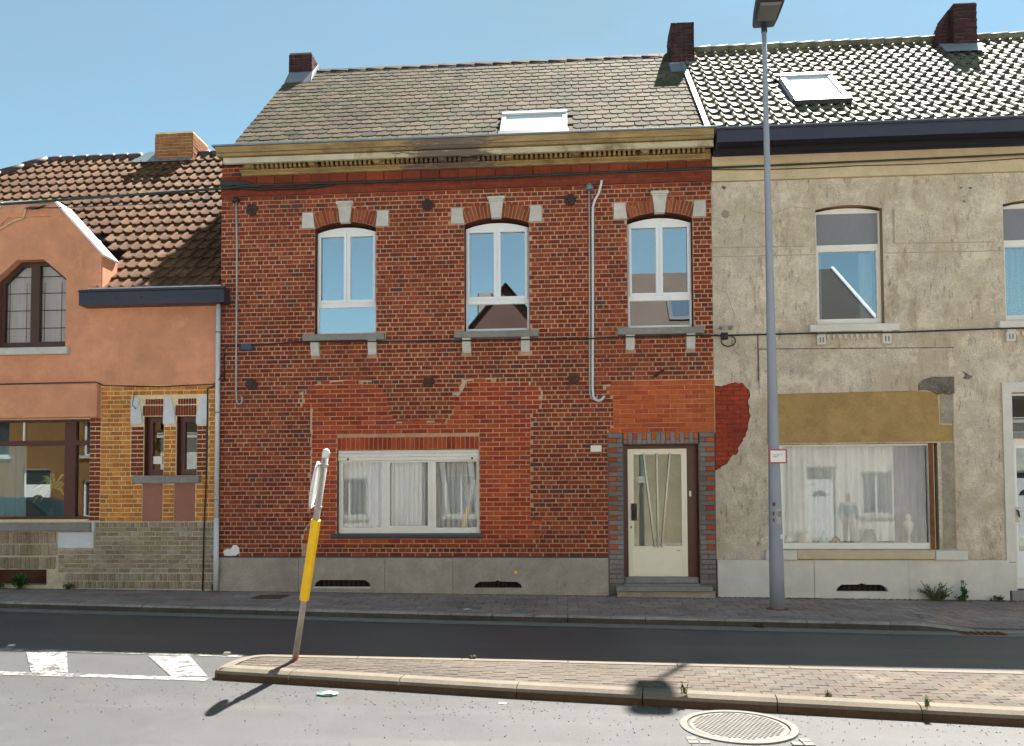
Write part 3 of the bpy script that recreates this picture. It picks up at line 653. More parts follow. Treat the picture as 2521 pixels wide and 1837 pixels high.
# ---- painted hatching left of the island, studs
def mark(pts, label, dz=.006):
    o = sheet('road_marking', pts, ROAD + dz, K['paint']); return tag(o, label, 'marking', 'white hatching before the traffic island')
mark([(-14, -4.92), (-14, -5.03), (-3.19, -5.46), (-3.19, -5.34)], 'long worn white line on the near side of the hatching', .006)
mark([(-14, -3.86), (-14, -3.97), (-3.3, -4.44), (-3.3, -4.33)], 'long white line on the shaded far side of the hatching', .006)
def zfar(x): return -4.44 - (x + 3.3) * -0.0439
lbl = ['slanted white stripe touching the nose of the island', 'slanted worn white stripe, second from the island nose', 'slanted white stripe cut by the left edge of the photo']
for k in range(3):
    s = -1.345 * k
    mark([(-4.26 + s, -4.47 - .044 * s), (-3.56 + s, -5.33 - .02 * s), (-3.24 + s, -5.30 - .03 * s), (-3.84 + s, -4.44 - .044 * s)], lbl[k], .0085)
for (sx, sy, lb) in ((-5.97, -4.14, 'small white road stud near the left edge of the photo'), (-3.5, -4.32, 'small white road stud just before the island nose')):
    t = thing('road_stud', lb, 'road stud', (sx, sy, gz(sx) + ROAD), 'white road studs by the hatching')
    mb = MB(); mb.tube([(sx, sy, gz(sx) + ROAD), (sx, sy, gz(sx) + ROAD + .012), (sx, sy, gz(sx) + ROAD + .022)], [.055, .052, .035], 14); mb.build('base', K['kerb'], t)
    mb = MB(); mb.box(sx - .03, sx + .03, sy - .018, sy + .018, gz(sx) + ROAD + .018, gz(sx) + ROAD + .03); mb.build('reflector', K['sign_white'], t)

# ================================================================== the red brick house
HX0, HX1 = -5.60, 2.285
red = thing('brick_house', 'tall red brick terraced house with patched brickwork and cream front door', 'house', (-1.65, 0, 0))
UW = [(-4.04, -3.035), (-1.605, -0.57), (0.975, 1.99)]
WB, WS, RISE = 4.145, 5.875, 0.105
LW = (-3.66, -1.378, 0.945, 2.28)
DR = (0.88, 2.035, 0.16, 2.325)
holes = []
for a, b in UW: holes.append([(a, WB), (b, WB)] + arc(a, b, WS, RISE))
holes.append(rect(*LW)); 
mb = MB()
outer = [(HX0, 0.0), (DR[0], 0.0), (DR[0], DR[3]), (DR[1], DR[3]), (DR[1], 0.0), (HX1, 0.0), (HX1, 7.1), (HX0, 7.1)]
VH = [rect(-4.04, -3.08, .08, .235), rect(-1.48, -.69, .08, .23)]
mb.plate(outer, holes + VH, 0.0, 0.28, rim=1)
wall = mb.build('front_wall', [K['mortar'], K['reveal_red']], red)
# shell of the house
mb = MB(); D = 6.6
mb.add([(HX0 + .02, .28, -.3), (HX0 + .02, D, -.3), (HX0 + .02, D, 7.0), (HX0 + .02, 3.3, 10.28), (HX0 + .02, .28, 7.1)], [(0, 4, 3, 2, 1)])
mb.add([(HX1 - .02, .28, -.3), (HX1 - .02, D, -.3), (HX1 - .02, D, 7.0), (HX1 - .02, 3.3, 10.28), (HX1 - .02, .28, 7.1)], [(0, 1, 2, 3, 4)])
mb.box(HX0 + .02, HX1 - .02, D, D + .2, -.3, 7.0); mb.box(HX0 + .02, HX1 - .02, .28, D, 3.0, 3.2); mb.box(HX0 + .02, HX1 - .02, .28, D, 6.6, 6.7)
mb.box(HX0 + .02, HX1 - .02, .285, .3, 2.45, 3.0) ; mb.box(HX0 + .02, HX1 - .02, 2.2, 2.3, 0, 3.0); mb.box(HX0 + .02, HX1 - .02, 2.2, 2.3, 3.2, 6.6)
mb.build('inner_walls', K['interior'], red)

# --- brick zones
INF = [(-4.23, .58), (-4.23, .896), (-4.10, 1.125), (-4.08, 2.17), (-4.07, 2.97), (-4.26, 3.013), (-4.19, 3.2), (-4.03, 3.355), (-3.79, 3.39), (-3.09, 3.36), (-2.86, 3.19), (-2.855, 3.0), (-2.73, 2.72), (-1.88, 2.715), (-1.76, 2.92), (-1.79, 3.2), (-1.6, 3.385), (-.93, 3.36), (-.55, 3.29), (-.40, 3.225), (-.39, 2.92), (-.565, 2.80), (-.575, 1.165), (-.39, 1.14), (-.44, .87), (-.5, .85), (-.5, .79), (-4.1, .79), (-4.1, .58)]
DIN = [(.62, 2.50), (.735, 2.66), (.735, 3.06), (.62, 3.21), (.74, 3.325), (2.3, 3.325), (2.3, 2.50)]
stones = []
exB = [(LW[0], LW[1], LW[2] - .08, LW[3] + .205), (DR[0] - .24, HX1, -1, 2.515)]
for a, b in UW:
    c = (a + b) / 2
    exB += [(a, b, WB, WS + RISE + .01), (c - .68, c + .665, 4.03, 4.14), (a - .215, a, 5.88, 6.135), (b, b + .215, 5.88, 6.135), (c - .125, c + .125, 6.15, 6.295),
            (c - .55, c - .41, 3.80, 3.985), (c + .38, c + .52, 3.80, 3.985)]
anch = [(-5.089, 6.218), (-2.196, 6.205), (0.087, 6.212), (-5.073, 3.36), (-2.177, 3.358), (0.119, 3.369)]
def english(row): return (0.0 if row % 2 else 0.052, [0.203] if row % 2 == 0 else [0.1015])
rows_off = {}
def cross(row):
    if row % 2: return (R(0, .01), [0.1015])
    return ((0.05 if row % 4 == 0 else 0.152), [0.203])
def in_arch(x, z):
    for a, b in UW:
        w = (b - a) / 2; rr = (w * w + RISE * RISE) / (2 * RISE); c = (a + b) / 2
        if abs(x - c) < w + .03 and z > 5.85 and math.hypot(x - c, z - (WS + RISE - rr)) < rr + .20: return True
    return False
old = lay(HX0 + .004, HX1 - .004, 0.585, 6.43, 0.0706, cross, exB, lambda x, z: not in_arch(x, z), .0145, .005, .03, (INF, DIN))
put_bricks(old, K['brick_old'], wall, 0.0, .009, .02, 300, 'brick', 'old_brickwork')
inf = lay(-4.30, -.36, 0.795, 3.40, 0.0727, lambda r: (0.105 if r % 2 else 0.0, [0.21]), exB, None, 0.0125, .004, .03, (), INF)
put_bricks(inf, K['brick_infill'], wall, 0.0, .010, .02, 300, 'infill_brick', 'infill_brickwork')
din = lay(.62, HX1 - .004, 2.517, 3.33, 0.0735, lambda r: (0.11 if r % 2 else 0.0, [0.222]), exB, None, 0.009, .004, .03, (), DIN)
put_bricks(din, K['brick_orange'], wall, 0.0, .011, .02, 300, 'infill_brick', 'infill_brickwork')
for zone, mt_, nm in ((INF, 'mortar_i', 'infill_mortar'), (DIN, 'mortar_o', 'infill_mortar')):
    hs_ = [rect(LW[0], LW[1], LW[2], LW[3])] if mt_ == 'mortar_i' else []
    zz_ = zone
    mb = MB(); mb.plate(zz_, hs_, -.002, .001); mb.build(nm, K[mt_], wall)
# ragged smears of pale cement where the patches meet the old wall
sm_m = mat_surf('pale_cement_smear', (0.55, 0.43, 0.31), 0.95, (9, 0.2), (2, 0.15), (60, 0.15), None, 0.8, 40)
for pts in ([(-4.05, 3.335), (-3.78, 3.40), (-3.5, 3.41), (-3.1, 3.385), (-3.1, 3.362), (-3.5, 3.385), (-3.79, 3.372), (-4.03, 3.31)],
            [(-1.8, 3.15), (-1.71, 3.22), (-1.62, 3.38), (-1.3, 3.405), (-.95, 3.395), (-.95, 3.372), (-1.3, 3.38), (-1.57, 3.355), (-1.64, 3.2), (-1.7, 3.12)],
            [(-.96, 3.35), (-.55, 3.325), (-.56, 3.275), (-.8, 3.29), (-.97, 3.30)], [(-2.70, 2.725), (-2.3, 2.735), (-1.9, 2.725), (-1.9, 2.703), (-2.3, 2.71), (-2.7, 2.70)],
            [(-4.10, 2.95), (-4.06, 2.95), (-4.065, 2.2), (-4.09, 1.4), (-4.105, 1.4), (-4.10, 2.2)], [(-4.24, .95), (-4.1, 1.13), (-4.1, 1.08), (-4.2, .93), (-4.21, .7), (-4.24, .7)],
            [(-4.29, 3.20), (-4.21, 3.24), (-4.25, 2.98), (-4.31, 2.98)], [(-.40, 3.24), (-.37, 3.22), (-.36, 2.93), (-.39, 2.93)], [(.70, 3.29), (.58, 3.25), (.58, 3.20), (.66, 3.19)]):
    mb = MB(); mb.plate(pts[::-1], [], -.0095, .004); mb.build('cement_smear', sm_m, wall)
# white splash of paint low on the wall
mb = MB(); mb.plate([(-5.50, .60), (-5.40, .595), (-5.31, .60), (-5.25, .64), (-5.26, .72), (-5.30, .77), (-5.36, .765), (-5.40, .70), (-5.46, .71), (-5.52, .67)], [], -.0125, .004)
o = mb.build('paint_splash', K['sign_white'], wall); o['label'] = 'white splash of paint low on the brick wall'
# scar of an old bracket over the door
mb = MB(); mb.plate([(1.33, 3.38), (1.40, 3.37), (1.53, 3.475), (1.50, 3.50)], [], -.0126, .004); mb.build('wall_scar', K['hole'], wall)

# --- plinth of cement slabs with two cellar vents
vent1 = [(-4.02, .110), (-3.10, .110), (-3.13, .175), (-3.20, .217), (-3.93, .217), (-3.99, .17)]
vent2 = [(-1.46, .100), (-.71, .100), (-.725, .155), (-.79, .195), (-1.0, .197), (-1.06, .205), (-1.085, .22), (-1.11, .205), (-1.17, .197), (-1.37, .195), (-1.44, .155)]
px = [HX0, -4.275, -2.878, -1.794, DR[0] - .245]
for k in range(4):
    mb = MB(); a, b = px[k] + .003, px[k + 1] - .003
    hs = []
    outer = [(a, gz(a) - .12), (b, gz(b) - .12), (b, .565), (a, .57)]
    if k == 1: hs = [vent1]
    if k == 3: hs = [vent2]
    if k == 1: outer[0] = (a, gz(a) - .12)
    mb.plate(outer, hs, -.035, .02)
    mb.build('plinth_slab', K['cement'], red)
for v, xa, xb in ((vent1, -4.02, -3.10), (vent2, -1.46, -.71)):
    vt = MB().box(xa - .05, xb + .05, .12, .14, .05, .26).build('cellar_vent', K['hole'], red)
    g = MB(); n = 11
    for i in range(n): 
        x = xa + .06 + (xb - xa - .12) * i / (n - 1); g.tube([(x, .05, .1), (x, .05, .22)], .009, 6)
    g.build('grille', K['iron'], vt)
mb = MB(); mb.box(-4.03, -3.10, -.055, -.02, .085, .112); mb.build('vent_sill', K['stone'], red)
mb = MB()                                                        # cement fillet on top of the plinth
mb.extrude_x([(-.034, .567), (-.006, .588), (.004, .588), (.004, .56)], HX0 + .01, DR[0] - .25); mb.build('plinth_fillet', K['dark_stone'], red)
# mottled damp course between plinth and bricks right below lower window
# --- upper windows
def upper_window(i, a, b):
    c = (a + b) / 2
    w = MB(); fr = [(a + .012, WB + .01), (b - .012, WB + .01)] + arc(a + .012, b - .012, WS - .045, RISE * .85)
    zt = 4.655; mu = 0.055
    lp = rect(a + .05, c - mu, zt + .05, WS - .10); rp = rect(c + mu, b - .05, zt + .05, WS - .10); bp = rect(a + .04, b - .04, WB + .065, zt - .045)
    w.plate(fr, [lp, rp, bp], .105, .165)
    o = w.build('window', K['upvc'], red)
    for s_, p in (('sash', (a + .035, c - .012)), ('sash', (c + .012, b - .035))):
        q = MB(); q.plate(rect(p[0], p[1], zt + .028, WS - .062), [rect(p[0] + .038, p[1] - .038, zt + .07, WS - .105)], .088, .104); q.build('sash', K['upvc'], o)
    for p in ((a + .04, c - mu + .01, zt + .04, WS - .045), (c + mu - .01, b - .04, zt + .04, WS - .045), (a + .03, b - .03, WB + .055, zt - .035)):
        q = MB(); q.box(p[0], p[1], .13, .136, p[2], p[3]); q.build('pane', K['glass_sky'], o)
    # dark arch shadow board above the frame is the reveal itself; stone dressings
    s = MB(); s.cbox(c - .672, c + .652, -.09, .10, 4.035, 4.138, .008); s.build('sill', K['bluestone'], o)
    for dx in (-.48, .452):
        s = MB(); s.extrude_x([(-.075, 4.035), (-.075, 3.93), (-.06, 3.90), (-.055, 3.83), (-.04, 3.80), (.0, 3.80), (.0, 4.035)], c + dx - .066, c + dx + .066); s.build('corbel', K['stone'], o)
    for sg, e in ((-1, a), (1, b)):
        P = [(e + sg * .205, 5.885), (e - sg * .002, 5.885), (e + sg * .03, 6.13), (e + sg * .20, 6.135)]
        if sg < 0: P = P
        s = MB(); s.plate(P if sg < 0 else P[::-1], [], -.028, .03); s.build('springer_stone', K['stone'], o)
    s = MB(); s.plate([(c - .078, 5.955), (c + .078, 5.955), (c + .108, 6.215), (c - .108, 6.215)], [], -.05, .03); k_ = s.build('keystone', K['stone'], o)
    s = MB(); s.box(c - .118, c + .118, -.062, .0, 6.216, 6.245); s.box(c - .138, c + .138, -.08, .0, 6.246, 6.29); s.build('keystone_cap', K['stone'], k_)
    # voussoirs fan across the arch on both sides of the keystone
    inn = arc(a, b, WS, RISE, 40); wd = (b - a)
    cr = (wd / 2) ** 2; rr = (cr + RISE * RISE) / (2 * RISE); cz = WS + RISE - rr
    aa = math.asin(wd / 2 / rr)
    n = 8
    for sg in (-1, 1):
        t0 = 0.084 / rr; 
        for k in range(n):
            ta = t0 + (aa * 0.985 - t0) * k / n; tb = t0 + (aa * 0.985 - t0) * (k + 1) / n - 0.016 / rr
            r0, r1 = rr + .004, rr + .222 - .0 * k
            P = [(c + sg * r0 * math.sin(ta), cz + r0 * math.cos(ta)), (c + sg * r0 * math.sin(tb), cz + r0 * math.cos(tb)), (c + sg * r1 * math.sin(tb * 1.0), cz + r1 * math.cos(tb)), (c + sg * r1 * math.sin(ta), cz + r1 * math.cos(ta))]
            s = MB(); s.plate(P if sg > 0 else P[::-1], [], -.014 + R(-.002, .002), .01); s.build('voussoir', K['brick_arch'], o)
    return o
for i, (a, b) in enumerate(UW): upper_window(i, a, b)

# --- ground floor window with roller shutter box, net curtain
a, b, z0, z1 = LW
w = MB(); P1, P2, P3 = (a + .075, -2.95), (-2.836, -2.187), (-2.079, b - .05)
w.plate(rect(a + .006, b - .006, z0 + .005, 2.11), [rect(P1[0], P1[1], 1.04, 2.085), rect(P2[0], P2[1], 1.055, 2.085), rect(P3[0], P3[1], 1.04, 2.085)], .07, .14)
lw = w.build('window', K['upvc_w'], red)
for k, p in enumerate((P1, P2, P3)):
    q = MB(); q.box(p[0] - .01, p[1] + .01, .10, .106, 1.03, 2.095); q.build('pane', K['glass'], lw)
q = MB(); q.plate(rect(P2[0] - .03, P2[1] + .03, 1.03, 2.09), [rect(P2[0] + .018, P2[1] - .018, 1.07, 2.075)], .055, .069); q.build('sash', K['upvc_w'], lw)
q = MB()
for k in range(3): q.extrude_x([(.045, 2.108 + .057 * k), (.035, 2.116 + .057 * k), (.035, 2.155 + .057 * k), (.045, 2.164 + .057 * k), (.14, 2.164 + .057 * k), (.14, 2.108 + .057 * k)], a + .006, b - .006)
q.build('shutter_box', K['upvc_w'], lw)
for dx in (a + .15, b - .13):
    q = MB(); q.box(dx, dx + .03, .028, .04, 2.12, 2.15); q.build('shutter_stop', K['lamp_dark'], lw)
q = MB(); q.extrude_x([(-.07, .905), (-.07, .94), (.1, .948), (.1, .87), (-.05, .87)], a - .085, b + .065); q.build('sill', K['dark_stone'], lw)
for k, p in enumerate((P1, P2, P3)): curtain('net_curtain', p[0] - .05, p[1] + .05, 1.0, 2.12, .20, K['curtain'], lw, .045, 8, 11 + k)
# gathered tie-back drapes behind the right-hand light
for k, xx_ in enumerate((-1.98, -1.52)):
    q = MB(); q.add([(xx_ - .07, .15, 2.1), (xx_ + .03, .14, 2.1), (xx_ + .12, .15, 1.22), (xx_ + .07, .145, 1.22)], [(0, 3, 2, 1)]); q.build('drape', K['curtain'], lw)
ln = int((b - a) / .0735)
for i in range(ln):
    xa = a + (b - a) * i / ln
    q = MB(); q.cbox(xa + .007, xa + (b - a) / ln - .007, -.013 + R(-.002, .002), .012, 2.287, 2.477, .004); q.build('soldier_brick', K['brick_infill'], lw)

# --- front door, recessed in a banded brick surround
a, b, z0, z1 = DR
dw = MB(); dw.plate([(a, z0), (a + .075, z0), (a + .075, z1 - .06), (1.875, z1 - .06), (1.875, z0), (b, z0), (b, z1), (a, z1)], [], .14, .24)
dw.box(a - .02, a + .004, .0, .3, .2, z1 + .02); dw.box(b - .004, b + .02, .0, .3, .2, z1 + .02); dw.box(a, b, .0, .3, z1 - .004, z1 + .02)
frm = dw.build('door_frame', K['dark_red_wood'], red)
dl = MB(); L0, L1, B0, B1 = .957, 1.872, .268, 2.262; G = (1.045, 1.786, .74, 2.175)
dl.plate(rect(L0, L1, B0, B1), [rect(*G)], .125, .17)
dl.plate(rect(L0 + .06, L1 - .06, B0 + .06, .70), [rect(L0 + .08, L1 - .08, B0 + .08, .68)], .117, .125)
dl.plate(rect(G[0] - .03, G[1] + .03, G[2] - .03, G[3] + .03), [rect(*G)], .116, .125)
door = dl.build('door', K['door_cream'], red)
q = MB(); q.box(G[0] - .01, G[1] + .01, .145, .151, G[2] - .01, G[3] + .01); q.build('pane', K['glass_door'], door)
for (xt, xb_) in ((1.203, 1.365), (1.409, 1.417), (1.613, 1.471)):
    q = MB(); q.tube([(xt, .10, 2.198), (xb_, .10, .722)], .0135, 8); q.build('glazing_bar', K['door_cream'], door, True)
q = MB(); q.cbox(1.005, 1.09, .085, .118, 1.14, 1.408, .008); h = q.build('handle_plate', K['black'], door)
q = MB(); q.tube([(1.045, .10, 1.30), (1.045, .055, 1.30), (1.05, .045, 1.27), (1.055, .045, 1.19)], .012, 8); q.build('handle', K['iron'], h, True)
q = MB(); q.box(.99, 1.01, .118, .126, 1.02, 1.055); q.build('keyhole', K['lamp_dark'], door)
q = MB(); q.box(1.70, 1.76, .119, .126, .664, .672); q.build('maker_plate', K['lamp_dark'], door)
q = MB(); q.box(G[0] - .1, G[1] + .1, .34, .36, .3, 2.3); q.build('door_curtain', K['door_back'], door)
q = MB(); q.box(1.905, 1.935, .118, .139, 1.515, 1.60); q.build('bell_push', K['sign_white'], frm)
q = MB(); q.box(a - .005, b + .005, -.02, .3, .085, .165); q.cbox(.89, 2.03, .06, .2, .166, .262, .01); q.build('threshold', K['bluestone'], red)
q = MB(); q.cbox(.742, 2.19, -.20, -.001, .066, .142, .012); q.build('step', K['bluestone'], red)
q = MB(); q.box(.76, 2.24, -.14, -.002, -.12, .064); q.build('step_base', K['cement'], red)
# banded jambs: full grey course, then red half + grey half
for side, (xa, xb_) in enumerate(((a - .232, a - .012), (b + .012, HX1 - .012))):
    mb = MB(); mb.box(xa - .012, xb_ + .012, -.004, .02, .0, 2.512); mb.build('surround_mortar', K['mortar_g'], red)
    n = 31; hh = (2.505 - .17) / n
    for r in range(n):
        za = .172 + r * hh; zb = za + hh - .009
        full = (n - 1 - r) % 2 == 0
        cols = []
        if za < .60: cols = [(xa, xb_, 'brick_grey')] if full else [(xa, (xa + xb_) / 2 - .004, 'brick_grey'), ((xa + xb_) / 2 + .004, xb_, 'brick_grey')]
        elif full: cols = [(xa, xb_, 'brick_grey')]
        else:
            m1 = xa + (xb_ - xa) * (.58 if side == 0 else .42)
            cols = [(xa + (.006 if side == 0 else 0), m1 - .004, 'brick_orange' if side == 0 else 'brick_grey'), (m1 + .004, xb_ - (.006 if side else 0), 'brick_grey' if side == 0 else 'brick_orange')]
        for (p, q_, mt) in cols: obj('surround_brick', brick_meshes(K[mt])[r % 5], red, (p, -.018 + R(-.002, .002), za), None, (q_ - p, .022, zb - za))
mb = MB(); mb.box(a - .012, b + .012, -.004, .02, z1 + .003, 2.512); mb.build('surround_mortar', K['mortar_g'], red)
n = 16; ww = (b - a) / n
for i in range(n):
    xa = a + ww * i + .003; xb_ = xa + ww - .007
    tall = (i % 2 == 1) if i < 8 else (i % 2 == 0)
    if tall: obj('surround_brick', brick_meshes(K['brick_grey'])[i % 5], red, (xa, -.018, z1 + .008), None, (xb_ - xa, .022, .17))
    else:
        obj('surround_brick', brick_meshes(K['brick_grey'])[i % 5], red, (xa, -.018, z1 + .008), None, (xb_ - xa, .022, .062))
        obj('surround_brick', brick_meshes(K['brick_orange'])[i % 5], red, (xa, -.016, z1 + .078), None, (xb_ - xa, .022, .102))

# --- frieze, cornice, gutter
fz = lay(HX0 + .004, HX1 - .004, 6.445, 6.60, 0.0775, lambda r: (0.1 if r % 2 else 0, [0.203]), [], None, .010)
mb = MB(); mb.box(HX0, HX1, -.03, -.001, 6.437, 6.78); fb = mb.build('frieze', K['mortar_f'], red)
put_bricks(fz, K['frieze'], fb, -.03, .008, .02, 300, 'brick', 'frieze_brickwork')
fz3 = lay(HX0 + .004, -5.25, 6.785, 7.0, .0706, cross, [], None, .0145)
put_bricks(fz3, K['brick_old'], fb, 0.0, .010, .02, 300, 'brick', 'frieze_brickwork')
fz2 = lay(HX0 + .004, HX1 - .004, 6.615, 6.76, 0.145, lambda r: (0.0, [0.30]), [], None, .002)
put_bricks(fz2, K['frieze'], fb, -.03, .022, .035, 300, 'frieze_block', 'frieze_blocks')
mb = MB(); mb.extrude_x([(-.03, 6.432), (-.055, 6.437), (-.055, 6.45), (-.03, 6.452)], HX0 + .3, HX1); mb.build('string_course', K['frieze'], red)
cor = MB().extrude_x([(-.031, 6.765), (-.075, 6.768), (-.075, 6.79), (-.10, 6.80), (-.135, 6.815), (-.135, 6.828), (-.045, 6.832), (-.045, 6.957), (-.29, 6.957), (-.0, 6.99)], -5.24, HX1 - .02).build('cornice', K['cornice'], red)
mb = MB(); mb.extrude_x([(-.30, 6.846), (-.35, 6.846), (-.352, 6.905), (-.345, 6.908), (-.345, 6.938), (-.30, 6.938)], -5.42, -3.3)
mb.build('lower_fascia', K['cornice_white'], cor)
mb = MB(); mb.extrude_x([(-.30, 6.846), (-.35, 6.846), (-.352, 6.905), (-.345, 6.908), (-.345, 6.938), (-.30, 6.938)], -3.296, HX1 - .02)
mb.build('lower_fascia', K['cornice_board'], cor)
mb = MB(); mb.extrude_x([(-.2, 6.96), (-.36, 6.96), (-.385, 6.975), (-.38, 6.99), (-.40, 7.03), (-.43, 7.062), (-.44, 7.078), (-.2, 7.085)], -5.52, HX1 - .02)
mb.build('crown_moulding', K['cornice'], cor)
mb = MB(); mb.box(-5.42, HX1 - .03, -.30, -.28, 6.93, 6.965); mb.build('painted_shadow_gap', K['hole'], cor)  # dark strip set in to draw the shadow line under the crown
mb = MB(); mb.extrude_x([(-.372, 6.996), (-.398, 6.996), (-.402, 7.004), (-.372, 7.006)], -5.51, HX1 - .02); mb.build('bead', K['rubble'], cor)
i = 0; x = -4.955
ros = [-5.06, -4.02, -2.965, -1.925, -.868, .186, 1.245]
dm = MB().box(0, .040, 0, .12, 0, .100).mesh('dentil', K['cornice'])
while x < HX1 - .1:
    if all(abs(x + .02 - r) > .085 for r in ros) and not (-2.06 + .0 < x < -1.72 and False) and not (-1.66 < x < -1.42): obj('dentil', dm, cor, (x, -.166, 6.842))
    x += .0762
for r in ros:
    q = MB(); q.box(r - .065, r + .065, -.2, -.101, 6.838, 6.952); rb = q.build('rosette_block', K['cornice'], cor)
    q = MB(); n = 16
    pts = [(r + (.072 if k % 2 else .058) * math.cos(6.283 * k / n), 6.885 + (.072 if k % 2 else .058) * math.sin(6.283 * k / n)) for k in range(n)]
    q.plate(pts, [], -.25, -.199); q.build('rosette', K['cornice'], rb)
mb = MB(); mb.extrude_x([(-.475, 7.075), (-.475, 7.10), (-.46, 7.108), (-.455, 7.10), (.12, 7.10), (.12, 7.085), (-.455, 7.083), (-.46, 7.075)], -5.56, HX1 + .02)
mb.build('gutter', K['zinc'], red)
# --- roof: boards, slates, ridge, verge
S1 = Slope(-.10, 6.955, math.radians(45)); TL = 3.4 * 1.4142
rf = MB(); rf.add([S1.p(HX0, 0, -.04), S1.p(HX1, 0, -.04), S1.p(HX1, TL, -.04), S1.p(HX0, TL, -.04), (HX1, 6.8, 6.93), (HX0, 6.8, 6.93)], [(0, 1, 2, 3), (3, 2, 4, 5)])
roof = rf.build('roof', K['hole'], red)
def slate_unit(seed):
    rn = random.Random(seed); w = .244; l = .34; c1 = rn.uniform(.02, .05); c2 = rn.uniform(.02, .05); t = .025
    P = [(c1, 0), (w - c2, 0), (w, c2), (w, l), (0, l), (0, c1)]
    P = [(p[0] + rn.uniform(-.003, .003), p[1] + rn.uniform(-.005, .005)) for p in P]
    vs = [(p[0], p[1], t) for p in P] + [(p[0], p[1], -.002) for p in P]
    return vs, [(0,1,2,3,4,5)] + [((i + 1) % 6, i, i + 6, (i + 1) % 6 + 6) for i in range(6)]
SU = [slate_unit(k) for k in range(7)]
pl = []; r = 0; t = .10
sk1 = (-1.06, .05, .68, 1.56)
while t < TL - .03:
    x = HX0 - .01 - (0.0 if r % 2 else .128) 
    while x < HX1 - .03:
        sx = 1.0
        xa = max(x, HX0 - .02); 
        w_ = min(x + .256, HX1 + .005) - xa
        if w_ > .06 and not (sk1[0] - .03 < xa + w_ / 2 < sk1[1] + .03 and sk1[2] - .26 < t < sk1[3] - .02):
            pl.append((xa + R(-.002, .002), t + R(-.006, .006), .012, w_ / .256, -.055 + R(-.012, .012), R(-.014, .014)))
        x += .256
    t += .2085; r += 1
put_tiles(pl, SU, K['slate'], roof, S1, 'slate', 'upper_slates')
skylight(roof, S1, sk1[0], sk1[1], sk1[2], sk1[3])
x = HX0 + .42
while x < HX1 - .55:
    q = MB(); zt = S1.p(0, TL, 0)[2]
    q.tube([(x, 3.30, zt - .035), (x + .02, 3.30, zt - .028), (x + .40, 3.30, zt - .045 + R(-.006, .006))], [.075, .085, .078], 10); q.build('ridge_tile', K['ridge'], roof, True); x += .375
# chimneys
def chimney(parent, x0, x1, y0, y1, zb, zt, mat, mort, name='chimney', slant=None):
    mb = MB(); mb.box(x0 + .012, x1 - .012, y0 + .012, y1 - .012, zb, zt - .02); ch = mb.build(name, mort, parent)
    m2 = MB(); n = int((zt - zb) / .072); 
    for r in range(n):
        za = zb + r * .072; zb_ = za + .06
        for (u0, u1, fixed, axis) in ((x0, x1, y0, 'x'), (y0, y1, x1, 'yr'), (y0, y1, x0, 'yl')):
            u = u0 - (0.1 if r % 2 else 0)
            while u < u1 - .02:
                p, q_ = max(u, u0), min(u + .19, u1)
                j = R(-.006, .006)
                if q_ - p > .03:
                    if axis == 'x': m2.box(p, q_, fixed + j, fixed + .05, za, zb_)
                    elif axis == 'yr': m2.box(fixed - .05, fixed + j, p, q_, za, zb_)
                    else: m2.box(fixed - j, fixed + .05, p, q_, za, zb_)
                u += .2
    stuff(m2.build('chimney_brickwork', mat, ch)); return ch
ch = chimney(red, -5.61, -5.13, 3.02, 3.6, 9.6, 10.66, K['brick_chimney'], K['mortar_g'])
q = MB(); q.add([S1.p(-5.62, 4.12, .035), S1.p(-5.10, 4.12, .035), (-5.11, 3.0, 10.22), (-5.60, 3.0, 10.22)], [(0, 1, 2, 3)]); q.add([S1.p(-5.08, 4.12, .035), (-5.10, 3.42, 10.50), (-5.11, 3.4, 10.62), (-5.11, 3.0, 10.22)], [(0, 1, 2, 3)]); q.build('flashing', K['zinc_shaded'], ch)
ch = chimney(red, 2.10, 2.54, 2.86, 3.5, 9.5, 10.80, K['brick_chimney'], K['mortar_g'])
q = MB(); q.box(2.07, 2.57, 2.83, 3.4, 9.6, 9.98); q.add([S1.p(2.04, 3.7, .045), S1.p(2.28, 3.7, .045), S1.p(2.28, 4.25, .045), S1.p(2.04, 4.25, .045)], [(0, 1, 2, 3)]); q.build('flashing', K['zinc'], ch)
q = MB(); 
P = [S1.p(HX1 - .015, 0.12, .0), S1.p(HX1 + .06, 0.12, .0), S1.p(HX1 + .06, TL - .6, .0), S1.p(HX1 - .015, TL - .6, .0), S1.p(HX1 - .015, 0.12, .075), S1.p(HX1 + .06, 0.12, .075), S1.p(HX1 + .06, TL - .6, .075), S1.p(HX1 - .015, TL - .6, .075)]
q.add(P, [(0,1,5,4),(1,2,6,5),(2,3,7,6),(3,0,4,7),(4,5,6,7)]); q.build('verge_flashing', K['zinc'], roof)
# wall anchors
for k, (ax, az) in enumerate(anch):
    q = MB(); n = 24
    q.plate([(ax + (.10 if j % 2 else .084) * math.cos(6.2832 * j / n), az + (.10 if j % 2 else .084) * math.sin(6.2832 * j / n)) for j in range(n)], [], -.03, .0)
    q.tube([(ax, -.03, az), (ax, -.045, az), (ax, -.05, az)], [.045, .04, .015], 10)
    o = q.build('wall_anchor', K['iron'] if k not in (4, 5) else K['rust_anchor'], red)

K['hole'] = K['hole']

